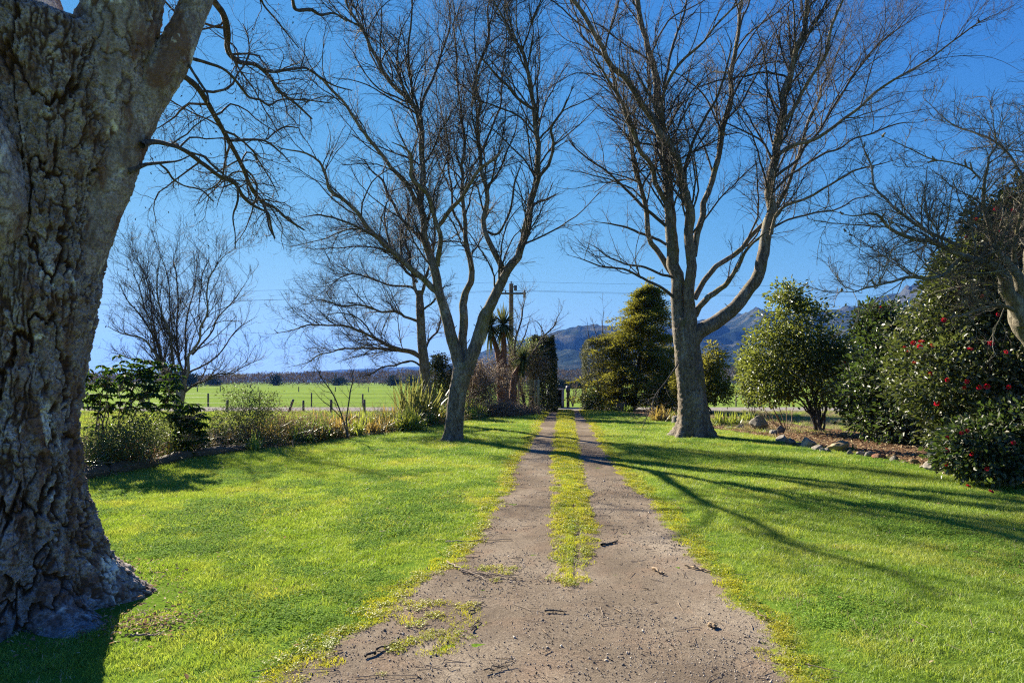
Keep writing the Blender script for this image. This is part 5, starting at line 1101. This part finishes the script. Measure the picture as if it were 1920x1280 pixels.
# stones
def stone(label, px, py, wpx, hpx, mat, rng, pointy=0, squarish=0, D=None):
    D = D or gd(py + hpx * .42); c = P(px, py, D); wr, hr_ = wpx / F * D / 2, hpx / F * D / 2
    n1_, n2_ = 28, 36; ph = np.linspace(0, np.pi, n1_); ta = np.arange(n2_) / n2_ * 2 * np.pi
    PH, TA = np.meshgrid(ph, ta, indexing='ij'); d = np.stack([np.sin(PH) * np.cos(TA), np.sin(PH) * np.sin(TA), np.cos(PH)], -1).reshape(-1, 3)
    sd_ = rng.integers(1, 9999)
    planes = unit(np.random.default_rng(sd_).normal(size=(10, 3))); off = np.random.default_rng(sd_ + 1).uniform(.5, .9, 10)
    dd = d @ planes.T; rr = np.min(np.where(dd > .05, off / np.maximum(dd, .05), 9), axis=1); rr = np.minimum(rr, 1.12)
    if squarish: rr = .85 * rr + .15 / np.max(np.abs(d), axis=1) ; rr *= 1.02
    v = d * (rr * (1 + .10 * fbm(d * 2.5 + sd_, 3, 2) + .045 * fbm(d * 8 + sd_, 3, 4)))[:, None]
    if pointy: v[:, 2] *= 1 + pointy * np.exp(-((v[:, 0] + .1) / .45) ** 2) * (v[:, 2] > 0)
    mx_ = np.abs(v).max(0); v = v / mx_ * [wr, wr * .8, hr_ * 1.12]
    i = np.arange(n1_ * n2_).reshape(n1_, n2_); j = np.roll(i, -1, axis=1); Fq = np.stack([i[:-1], i[1:], j[1:], j[:-1]], -1).reshape(-1, 4)
    me = mesh('stone', v, Fq, mat, True); o = ob('stone', me, None, Vector((c[0], c[1] + wr * .5, hr_ * .85))); o['label'] = label; o['category'] = 'stone'; o['group'] = 'stones edging the right bed'
    return o
ST = [(1429, 797, 40, 32, M_sgrey, .3, 0, 'largest grey boulder with a pointed top at the corner of the right bed'),
 (1388, 801, 18, 12, M_sgrey, 0, 0, 'small pale stone left of the largest boulder'), (1368, 802, 13, 8, M_sgrey, 0, 0, 'flat little stone between the right birch and the largest boulder'),
 (1352, 797, 9, 6, M_sdark, 0, 0, 'tiny dark stone closest to the right birch trunk'),
 (1466, 808, 18, 19, M_sdark, .2, 0, 'dark upright stone right behind the largest boulder'), (1450, 812, 18, 12, M_sgrey, 0, 0, 'brownish stone touching the right foot of the largest boulder'),
 (1470, 824, 25, 16, M_sgrey, 0, 0, 'rounded grey stone just below the dark upright stone'), (1487, 830, 22, 16, M_sdark, 0, 0, 'dark rounded stone left of the tilted wedge stone'),
 (1503, 834, 16, 12, M_sdark, 0, 0, 'small dark stone touching the tilted wedge stone'), (1520, 832, 34, 22, M_sgrey, .3, 0, 'tilted wedge-shaped grey stone under the upright camellia'),
 (1536, 841, 21, 13, M_sgrey, 0, 0, 'brownish oval stone right of the tilted wedge stone'), (1543, 845, 15, 9, M_sgrey, 0, 0, 'low flat stone in front of the brownish oval stone'),
 (1553, 845, 17, 10, M_sgrey, 0, 0, 'small stone against the left of the tan block'), (1577, 838, 38, 23, M_stan, 0, 1, 'squarish tan block with a flat top in the stone edging'),
 (1595, 850, 16, 13, M_sdark, 0, 0, 'small dark cobble at the right foot of the tan block'), (1617, 852, 19, 10, M_sgrey, 0, 0, 'low grey stone right of the small dark cobble'),
 (1635, 853, 24, 14, M_sgrey, .1, 0, 'light domed stone left of the rusty mossy stone'), (1656, 858, 33, 14, M_sred, 0, 0, 'rusty red mossy stone in the edging'),
 (1681, 862, 19, 14, M_sdark, .2, 0, 'triangular dark stone right of the rusty stone'), (1698, 868, 13, 8, M_sgrey, 0, 0, 'small stone right of the triangular dark one'),
 (1717, 867, 22, 13, M_stan, 0, 0, 'tan rounded stone left of the big pale rock'), (1736, 877, 18, 9, M_sgrey, 0, 0, 'flat stone at the left foot of the big pale rock'),
 (1757, 876, 40, 26, M_sgrey, .1, 0, 'big pale sloping rock beside the low camellia'), (1781, 889, 18, 12, M_stan, 0, 0, 'small tan stone right of the big pale rock'),
 (1825, 889, 22, 9, M_sdark, 0, 0, 'dark flat stone under the low camellia'), (1868, 893, 28, 13, M_sgrey, 0, 0, 'grey stone below the right part of the low camellia'), (1908, 904, 26, 13, M_sgrey, 0, 0, 'grey stone at the very right edge of the frame'),
 (658, 783, 17, 7, M_stan, 0, 0, 'pale flat stone among the clumps of the left bed')]
for px_, py_, w_, h_, mt_, po, sq, lab in ST: stone(lab, px_, py_, w_, h_, mt_, rng, po, sq)

# far trees: one brown mass plus a few evergreens one can tell apart
rf = np.random.default_rng(11)
n = 90000; x = rf.uniform(-420, 420, n); yv = 262 + rf.random(n) * 26
hprof = 3.6 + 1.6 * fbm(np.stack([x * .05, 0 * x, 0 * x], -1), 3, 3) + 1.2 * fbm(np.stack([x * .35, 0 * x, 0 * x], -1), 2, 5) + np.interp(x, [-400, -100, 20, 60, 400], [1.2, .6, 3.0, 3.5, 3.0])
zv = rf.random(n) ** .8 * np.maximum(hprof, 1.2)
V, Fq = leaves_mesh(np.stack([x, yv, zv], -1), rf.normal(size=(n, 3)) * .35 + [0, 0, 1], rf.normal(size=(n, 3)) * [1, 1, .2], rf.uniform(.5, 1.4, n), rf.uniform(.16, .4, n), .2, False)
M_far = leaf_mat('far_bare_trees', (.05, .035, .03), (.10, .075, .06), (.17, .13, .10), trans=.2, rough=.8, spec=.1)
ob('far_woodland', mesh('far_woodland', V, Fq, M_far), kind='stuff')
M_ever = leaf_mat('far_evergreen', (.018, .03, .015), (.035, .05, .022), (.06, .07, .03), trans=.1, rough=.7, spec=.1)
for px_, D, h_, wd_, lab in ((320, 190, 6.5, 2.0, 'first dark far conifer behind the vase-shaped tree'), (343, 195, 7.2, 2.2, 'tallest dark far conifer behind the vase-shaped tree'), (358, 190, 5.2, 2.6, 'bushy dark far conifer at the right of the pair behind the vase-shaped tree'), (400, 230, 3.8, 3, 'low dark evergreen on the paddock edge right of the vase-shaped tree'), (517, 245, 5.4, 3, 'dark round far tree above the left end of the paddock'), (738, 240, 4, 2.6, 'dark far bush left of the spreading tree trunk'), (772, 240, 4.2, 2.8, 'dark far bush against the spreading tree trunk'), (635, 250, 4.4, 4, 'wide grey-green far tree in the middle of the treeline'), (1052, 150, 1.6, 3, 'low dark bush at the far side of the paddock seen through the gateway'), (1078, 150, 1.4, 2.6, 'second low dark bush seen through the gateway')):
    h_ *= .85; x_ = px2x(px_, D); e = empty('far_evergreen', (x_, D, 0), lab, 'tree', 'dark evergreens at the far paddock edge')
    (V, Fq), c = foliage([(x_, D, h_ * .3, wd_, wd_, h_ * .33), (x_ + wd_ * .15, D, h_ * .6, wd_ * .6, wd_ * .6, h_ * .3), (x_ - wd_ * .2, D, h_ * .8, wd_ * .25, wd_ * .25, h_ * .22)], 90, 12, .4, .7, .35, rf, hexa=False, shell=.2, lump=.5); part('crown', V, Fq, M_ever, e)
    V, Fq = tubes(np.array([[(x_, D, 0), (x_, D, h_ * .8)]]), np.array([[.2, .06]]), 6); part('trunk', V, Fq, M_twig, e)

# ================================================================ scattered ground cover (instanced by geometry nodes)
SRC = bpy.data.collections.new('sources')
def src(name, V, Fq, mat):
    o = bpy.data.objects.new(name, mesh(name, V, Fq, mat)); SRC.objects.link(o); return o
def scatter(name, pts, rots, scl, srcs, idx=None):
    me = bpy.data.meshes.new(name); me.vertices.add(len(pts)); me.vertices.foreach_set('co', np.asarray(pts, np.float32).ravel())
    a = me.attributes.new('rot', 'FLOAT_VECTOR', 'POINT'); a.data.foreach_set('vector', np.asarray(rots, np.float32).ravel())
    a = me.attributes.new('scl', 'FLOAT', 'POINT'); a.data.foreach_set('value', np.asarray(scl, np.float32))
    idx = idx if idx is not None else np.random.default_rng(1).integers(0, len(srcs), len(pts))
    a = me.attributes.new('pick', 'INT', 'POINT'); a.data.foreach_set('value', np.asarray(idx, np.int32))
    o = ob(name, me, kind='stuff')
    ng = bpy.data.node_groups.new(name, 'GeometryNodeTree')
    ng.interface.new_socket('Geometry', in_out='INPUT', socket_type='NodeSocketGeometry'); ng.interface.new_socket('Geometry', in_out='OUTPUT', socket_type='NodeSocketGeometry')
    gi = ng.nodes.new('NodeGroupInput'); go = ng.nodes.new('NodeGroupOutput')
    inst = ng.nodes.new('GeometryNodeInstanceOnPoints'); g2i = ng.nodes.new('GeometryNodeGeometryToInstance')
    for s in reversed(srcs):
        oi = ng.nodes.new('GeometryNodeObjectInfo'); oi.inputs['Object'].default_value = s; oi.inputs['As Instance'].default_value = False
        ng.links.new(oi.outputs['Geometry'], g2i.inputs[0]) if len(srcs) == 1 else None
        if len(srcs) > 1:
            gg = ng.nodes.new('GeometryNodeGeometryToInstance'); ng.links.new(oi.outputs['Geometry'], gg.inputs[0])
            if 'jn' not in locals(): jn = ng.nodes.new('GeometryNodeJoinGeometry')
            ng.links.new(gg.outputs[0], jn.inputs[0])
    out = g2i.outputs[0] if len(srcs) == 1 else jn.outputs[0]
    ng.links.new(gi.outputs[0], inst.inputs['Points']); ng.links.new(out, inst.inputs['Instance'])
    inst.inputs['Pick Instance'].default_value = True
    def na(nm, ty):
        n = ng.nodes.new('GeometryNodeInputNamedAttribute'); n.data_type = ty; n.inputs['Name'].default_value = nm; return n.outputs['Attribute']
    ng.links.new(na('pick', 'INT'), inst.inputs['Instance Index'])
    ng.links.new(na('rot', 'FLOAT_VECTOR'), inst.inputs['Rotation']); ng.links.new(na('scl', 'FLOAT'), inst.inputs['Scale'])
    ng.links.new(inst.outputs[0], go.inputs[0])
    md = o.modifiers.new('scatter', 'NODES'); md.node_group = ng
    return o
rg = np.random.default_rng(33)
def tuft(n, R_, h, wd, rg, lean=.5, K=3):
    a = rg.uniform(0, 2 * np.pi, n); r = R_ * np.sqrt(rg.random(n)); b = np.stack([np.cos(a) * r, np.sin(a) * r, 0 * a - .004], -1)
    an = rg.uniform(0, 2 * np.pi, n); le = np.abs(rg.normal(size=n)) * lean; H = h * rg.uniform(.45, 1.15, n)
    d = np.stack([np.cos(an) * np.sin(le), np.sin(an) * np.sin(le), np.cos(le)], -1); fa = rg.uniform(0, np.pi, n); s = np.stack([np.cos(fa), np.sin(fa), 0 * fa], -1)
    W = wd * rg.uniform(.6, 1.2, n)[:, None]
    m_ = b + d * (H * .55)[:, None]; tp = b + d * H[:, None] + np.stack([np.cos(an), np.sin(an), -.25 + 0 * an], -1) * (H * .3)[:, None]
    V = np.stack([b - s * W / 2, b + s * W / 2, m_ + s * W * .4, tp, m_ - s * W * .4], 1).reshape(-1, 3)
    k = np.arange(n)[:, None] * 5
    return V, [np.concatenate([k + [0, 1, 2, 4]]), np.concatenate([k + [4, 2, 3]])]
def clover(n, R_, h, rg):
    a = rg.uniform(0, 2 * np.pi, n); r = R_ * np.sqrt(rg.random(n)); c = np.stack([np.cos(a) * r, np.sin(a) * r, h * rg.uniform(.3, 1, n)], -1)
    c3 = np.repeat(c, 3, 0); an = np.repeat(rg.uniform(0, 6.28, n), 3) + np.tile([0, 2.09, 4.19], n)
    A = np.stack([np.cos(an), np.sin(an), rg.normal(size=3 * n) * .35], -1); N_ = rg.normal(size=(3 * n, 3)) * .35 + [0, 0, 1]
    return leaves_mesh(c3, A, N_, np.full(3 * n, .011), np.full(3 * n, .011), .1, False)
GS = [src('grass_tuft', *tuft(95, .13, .048, .0042, rg, .6), M_grass) for _ in range(3)] + [src('grass_tuft', *tuft(80, .13, .060, .0048, rg, .5), M_grass)] + [src('clover', *clover(60, .13, .03, rg), M_clover)] + [src('grass_tuft', *cat([tuft(70, .13, .040, .004, rg, .8), tuft(20, .13, .03, .004, rg, 1.2)]), M_grass)]
SS = [src('dry_tuft', *tuft(26, .13, .03, .004, rg, 1.2), M_straw)]
YS = [src('short_tuft', *tuft(70, .075, .026, .0045, rg, .8), M_ygrass) for _ in range(2)] + [src('moss_tuft', *clover(36, .07, .018, rg), M_ygrass)]
# lawn
def samples(n, ymin, ymax, rg, pw):
    y = ymin + (ymax - ymin) * rg.random(n) ** pw
    x = lbx(y) + (rbx(y) - lbx(y)) * rg.random(n); return x, y
pts, scl, idx = [], [], []
for (n, y0, y1, sc) in ((13000, 1.5, 6.5, .9), (11500, 6.5, 12, 1.15), (9500, 12, 20, 1.5), (7000, 20, 34.5, 1.9)):
    x, y = samples(n, y0, y1, rg, 1.0); ok = np.abs(x) < .95 * y + 1.5; x, y = x[ok], y[ok]
    d = drive_in(x, y); pr_ = np.clip((-d) / .10 + .15, 0, 1); k = rg.random(len(x)) < pr_
    dt = np.hypot(x - sx(15), y - DA); k &= (np.hypot(x + 2.35, y - 4.05) > .28 + .1 * n1(x, y, 5, 3)) | (rg.random(len(x)) < .25); k &= (n1(x, y, .55, 41) > -.42) | (rg.random(len(x)) < .45); k &= ~((dt < 1.05 + .25 * n1(x, y, 2, 5)) & (rg.random(len(x)) < .9))
    pn = n1(x, y, .9, 17)
    x, y, pn, d = x[k], y[k], pn[k], d[k]
    pts.append(np.stack([x, y, gz(x, y)], -1)); edge = np.clip(-d / .5, .35, 1)
    scl.append(sc * rg.uniform(.7, 1.15, len(x)) * (1 + .25 * pn) * (.55 + .45 * edge)); ii = rg.integers(0, 4, len(x)); ii = np.where((pn > .12) & (rg.random(len(x)) < .6), 4, ii); ii = np.where(rg.random(len(x)) < .12, 5, ii); idx.append(ii)
pts = np.concatenate(pts); scl = np.concatenate(scl); idx = np.concatenate(idx)
rot = np.stack([rg.normal(size=len(pts)) * .06, rg.normal(size=len(pts)) * .06, rg.uniform(0, 6.28, len(pts))], -1)
scatter('lawn_grass', pts, rot, scl, GS, idx)
# dry thatch in the lawn
x, y = samples(2200, 2, 22, rg, 1.3); d = drive_in(x, y); k = (d < -.05) & (n1(x, y, .7, 23) > .02) & (np.abs(x) < .95 * y + 1); x, y = x[k], y[k]
scatter('dry_thatch', np.stack([x, y, gz(x, y) + .012], -1), np.stack([0 * x, 0 * x, rg.uniform(0, 6.28, len(x))], -1), rg.uniform(.6, 1.3, len(x)), SS, np.zeros(len(x)))
# yellow short growth: strip between the wheel tracks, ragged drive edges, patches
n = 90000; y = 1.8 + 33 * rg.random(n) ** 1.35; x = rg.uniform(-2.2, 4.4, n); d = drive_in(x, y); s_ = strip_in(x, y)
patch = n1(x, y, 2.3, 19)
pe = np.clip(1 - np.abs(d + .02) / .16, 0, 1) * .8 + .3 * ((patch > .18) & (d > 0) & (d < .75) & (x < .6) & (y < 6))
pk = np.maximum(pe, np.clip(s_ / .08 + .2, 0, 1) * np.where(d > 0, .9, 0) * np.clip(.95 + patch * 1.2, .35, 1))
k = rg.random(n) < pk * np.interp(y, [2, 8, 34], [.75, .9, 1]); x, y = x[k], y[k]
scatter('short_grass', np.stack([x, y, gz(x, y) + .006 + np.clip(strip_in(x, y), 0, .2) * .12], -1), np.stack([0 * x, 0 * x, rg.uniform(0, 6.28, len(x))], -1), rg.uniform(.5, 1.15, len(x)) * np.interp(y, [3, 12, 30], [.85, 1.3, 2.2]), YS)
# gravel
def pebble(rg):
    b = np.array([[1, 0, 0], [-1, 0, 0], [0, 1, 0], [0, -1, 0], [0, 0, 1], [0, 0, -1.0]]) * rg.uniform(.6, 1.2, (6, 1)) * [1, .8, .6]
    return b * .0085, np.array([[0, 2, 4], [2, 1, 4], [1, 3, 4], [3, 0, 4], [2, 0, 5], [1, 2, 5], [3, 1, 5], [0, 3, 5]])
def pm(nm, a, b):
    m, t = newmat(nm); oi = t.nodes.new('ShaderNodeObjectInfo'); finish(t, ramp(t, oi.outputs['Random'], [(0, a), (1, b)]), .85); return m
M_peb = pm('pebble', (.14, .115, .09), (.44, .38, .31)); M_pebd = pm('dark_pebble', (.06, .05, .04), (.14, .115, .095))
PB = [src('pebble', *pebble(rg), M_peb) for _ in range(5)] + [src('pebble', *pebble(rg), M_pebd) for _ in range(2)]
n = 110000; y = 2.2 + 14 * rg.random(n) ** 2.0; x = rg.uniform(-2, 3, n); d = drive_in(x, y); k = (d > -.1) & (rg.random(n) < .4 + .9 * n1(x, y, 1.1, 29)); x, y = x[k], y[k]
scatter('gravel', np.stack([x, y, gz(x, y) + .006], -1), rg.uniform(0, 6.28, (len(x), 3)), rg.uniform(.35, 1.0, len(x)) ** 1.5 * np.interp(y, [3, 16], [1.0, 1.8]) * np.where(rg.random(len(x)) < .03, 2.0, 1), PB)
# twig litter
def bent(rg, l, r):
    K = 5; p_ = np.zeros((1, K, 3)); d_ = np.array([1., 0, 0])
    for k in range(1, K): d_ = unit(d_ + rg.normal(size=3) * [.1, .3, .05]); p_[0, k] = p_[0, k - 1] + d_ * l / (K - 1)
    return tubes(p_, np.full((1, K), r) * np.linspace(1, .5, K), 4)
TW = [src('twig', *bent(rg, .14, .0022), M_ptwig) for _ in range(3)] + [src('twig', *bent(rg, .10, .0018), M_twig) for _ in range(2)] + [src('twig', *bent(rg, .05, .003), M_dry)]
n = 1500; y = 2.4 + 16 * rg.random(n) ** 1.6; x = rg.uniform(-2, 2.8, n); k = drive_in(x, y) > -.25; x, y = x[k], y[k]
scatter('twig_litter', np.stack([x, y, gz(x, y) + .012], -1), np.stack([0 * x, rg.normal(size=len(x)) * .05, rg.uniform(0, 6.28, len(x))], -1), rg.uniform(.4, 1.5, len(x)), TW)
# leaf litter in the beds, and round the big trunk
LL = [src('dead_leaf', *leaves_mesh(np.array([[-.02, 0, .004]]), np.array([[1., 0, .1]]), np.array([[.1, .1, 1.]]), [.038], [.02], .3), M_deadb), src('dead_leaf', *leaves_mesh(np.array([[-.02, 0, .004]]), np.array([[1., 0, .3]]), np.array([[-.2, .3, 1.]]), [.034], [.016], .3), M_straw)]
n = 34000; y = rg.uniform(5, 33, n); x = np.where(rg.random(n) < .72, rbx(y) + rg.uniform(-.03, 1, n) * 3.6, lbx(y) - rg.uniform(-.1, 2.4, n))
n2 = 500; a = rg.uniform(0, 6.28, n2); r = .78 + rg.random(n2) ** 1.5 * .4; x = np.r_[x, sx(15) + np.cos(a) * r, -2.35 + rg.normal(size=260) * .16]; y = np.r_[y, DA + np.sin(a) * r, 4.05 + rg.normal(size=260) * .16]
scatter('leaf_litter', np.stack([x, y, gz(x, y) + .03], -1), np.stack([rg.normal(size=len(x)) * .3, rg.normal(size=len(x)) * .3, rg.uniform(0, 6.28, len(x))], -1), rg.uniform(.6, 1.5, len(x)) * np.interp(y, [5, 9, 20], [.7, 1.3, 2.2]), LL, (rg.random(len(x)) < .25).astype(int))
# rough grass outside the lawn: right bed back, strip before the road, left behind the bed
RG = [src('rough_tuft', *tuft(60, .16, .14, .008, rg, .6), M_grass), src('rough_tuft', *tuft(50, .16, .16, .008, rg, .7), M_straw), src('rough_tuft', *tuft(60, .16, .10, .008, rg, .7), M_strap)]
n = 9000; y = rg.uniform(8, 34, n); x = rg.uniform(-30, 32, n); k = ((x > rbx(y) + 3.0) | (x < lbx(y) - 1.6)) & (np.abs(x) < y * .95); x, y = x[k], y[k]
ii = np.where(x > 0, rg.choice(3, len(x), p=[.45, .4, .15]), rg.choice(3, len(x), p=[.85, .05, .1]))
scatter('rough_grass', np.stack([x, y, gz(x, y) - .03], -1), np.stack([0 * x, 0 * x, rg.uniform(0, 6.28, len(x))], -1), rg.uniform(.6, 1.3, len(x)), RG, ii)
n = 7000; y = rg.uniform(9, 30, n); k = (rg.random(n) < .75) | (y < 19); x = np.where(k, lbx(y) - rg.uniform(.1, 2.2, n), rbx(y) + rg.uniform(.3, 2.6, n)); x, y = x[n1(x, y, .8, 31) > -.02], y[n1(x, y, .8, 31) > -.02]
scatter('bed_weeds', np.stack([x, y, gz(x, y) + .01], -1), np.stack([0 * x, 0 * x, rg.uniform(0, 6.28, len(x))], -1), rg.uniform(.5, 1.4, len(x)), RG, rg.choice(3, len(x), p=[.3, .3, .4]))

# low tangle of stalks and blades filling the left bed between the clumps
def tangle(name, n, mat, h, wd, flat):
    y = rg.uniform(9.5, 33, n); x = lbx(y) - rg.random(n) ** 1.2 * np.interp(y, [9, 20, 33], [2.3, 2.3, 2.6]) - .12; k = n1(x, y, .9, 37) > -.3; x, y = x[k], y[k]; m_ = len(x)
    Pt = np.zeros((m_, 5, 3)); Pt[:, 0] = np.stack([x, y, gz(x, y) + .02 + rg.random(m_) * h * .35], -1); d = unit(rg.normal(size=(m_, 3)) * [1, 1, .4] + [0, 0, flat])
    Ln_ = h * rg.uniform(.5, 1.3, m_)
    for k in range(1, 5): d = unit(d + rg.normal(size=(m_, 3)) * .22 + [0, 0, -.12]); Pt[:, k] = Pt[:, k - 1] + d * (Ln_ / 4)[:, None]
    Pt[..., 2] = np.maximum(Pt[..., 2], .02)
    V, Fq = tubes(Pt, np.full((m_, 5), wd) * np.linspace(1, .4, 5), 3); ob(name, mesh(name, V, Fq, mat), kind='stuff')
tangle('bed_stalks', 2800, M_dry, .85, .0055, .9); tangle('bed_undergrowth', 3000, M_strap, .55, .009, .9); tangle('dead_undergrowth', 2600, M_strapo, .5, .010, .6)
# scraps lying on the lawn
x, y = samples(900, 2.2, 20, rg, 1.2); k = (drive_in(x, y) < 0) & (np.abs(x) < y); x, y = x[k], y[k]
scatter('lawn_scraps', np.stack([x, y, gz(x, y) + .045], -1), np.stack([rg.normal(size=len(x)) * .3, rg.normal(size=len(x)) * .3, rg.uniform(0, 6.28, len(x))], -1), rg.uniform(.5, 1.2, len(x)), LL + TW[:2], rg.integers(0, 4, len(x)))

# fallen sticks one can pick out
def stick(label, a, b, r, mat, rng, forks=1, name='fallen_stick'):
    a = np.array([*a, .02]); b = np.array([*b, .02]); s = np.linspace(0, 1, 12)[:, None]; Pt = a + (b - a) * s; Pt[1:-1] += rng.normal(size=(10, 3)) * [.012, .012, .004]; Pt[:, 2] += gz(Pt[:, 0], Pt[:, 1])
    it = [tubes(Pt[None], np.full((1, 12), r) * np.linspace(1, .5, 12), 6)]
    if forks:
        p2, r2 = grow(Pt[None], np.full((1, 12), r), rng, forks, 6, t0=.3, lf=(.25, .5), wig=.15, flat=.95, rmin=.0012, lmin=.05, lmax=.3); p2[..., 2] = np.clip(p2[..., 2], .012, .06); it.append(tubes(p2, r2, 4))
    V, Fq = cat(it); me = mesh(name, V - a * [1, 1, 0], Fq, mat); o = ob(name, me, None, Vector((a[0], a[1], 0))); o['label'] = label; o['category'] = 'stick'; o['group'] = 'fallen sticks on the driveway'
def st2(label, p, q, rpx, mat, forks=1):
    A, B = G(*p), G(*q); stick(label, A[:2], B[:2], rpx / F * A[1] / 2, mat, rng, forks)
st2('dark short stick on the right wheel track beside the grass strip', (1128, 1024), (1159, 1016), 5, M_limb, 1)
st2('pale stick by the right edge of the gravel', (1285, 1062), (1332, 1074), 5, M_dry, 0)
st2('pale forked stick left of the one by the right gravel edge', (1225, 1068), (1245, 1078), 6, M_dry, 1)
st2('thin dark twig across the left wheel track', (865, 1075), (980, 1087), 3, M_ptwig, 5)
st2('branching twig bundle at the left gravel edge', (838, 1055), (915, 1093), 3, M_ptwig, 8)
st2('longest twiggy branch at the left gravel edge', (835, 1018), (960, 1012), 2.5, M_ptwig, 6)
st2('curved thin twig near the left wheel track', (880, 1155), (905, 1132), 3, M_limb, 2)
st2('forked stick in the bottom left grass edge', (685, 1237), (738, 1210), 5, M_limb, 2)
st2('small wavy twig lower centre of the gravel', (884, 1187), (898, 1165), 3, M_limb, 1)
st2('long twig lying in front of the grass strip', (1022, 1150), (1062, 1151), 4, M_limb, 1)
st2('thin twig near the bottom of the gravel', (908, 1262), (965, 1250), 3, M_limb, 2)
st2('twig beside the bare patch below the massive trunk', (245, 1197), (300, 1198), 5, M_ptwig, 1)
st2('pale chip of wood on the right side of the gravel', (1330, 1176), (1342, 1181), 8, M_dry, 0)
st2('pale twig in the grass edge right of the gravel', (1420, 1151), (1438, 1168), 3, M_dry, 1)
for px_, py_, lab in ((1815, 919, 'left one of two red blooms fallen on the lawn near the low camellia'), (1858, 930, 'right one of two red blooms fallen on the lawn near the low camellia')):
    g = G(px_, py_); f = ob('fallen_flower', FLOWER, None, Vector((g[0], g[1], .06))); f['label'] = lab; f['category'] = 'flower'; f['group'] = 'fallen camellia blooms'; f.rotation_euler = (.5, .2, 0)

# ================================================================ air
m, t = newmat('haze_air'); vs = N(t, 'ShaderNodeVolumePrincipled'); vs.inputs['Color'].default_value = (.08, .26, .9, 1); vs.inputs['Density'].default_value = .00011; vs.inputs['Anisotropy'].default_value = .2
o = N(t, 'ShaderNodeOutputMaterial'); L(t, vs.outputs[0], o.inputs['Volume'])
V, Fq = box(-8500, 8500, -400, 5200, -4.5, 330)
hz = ob('haze', mesh('haze', V, Fq, m, False), kind='stuff')
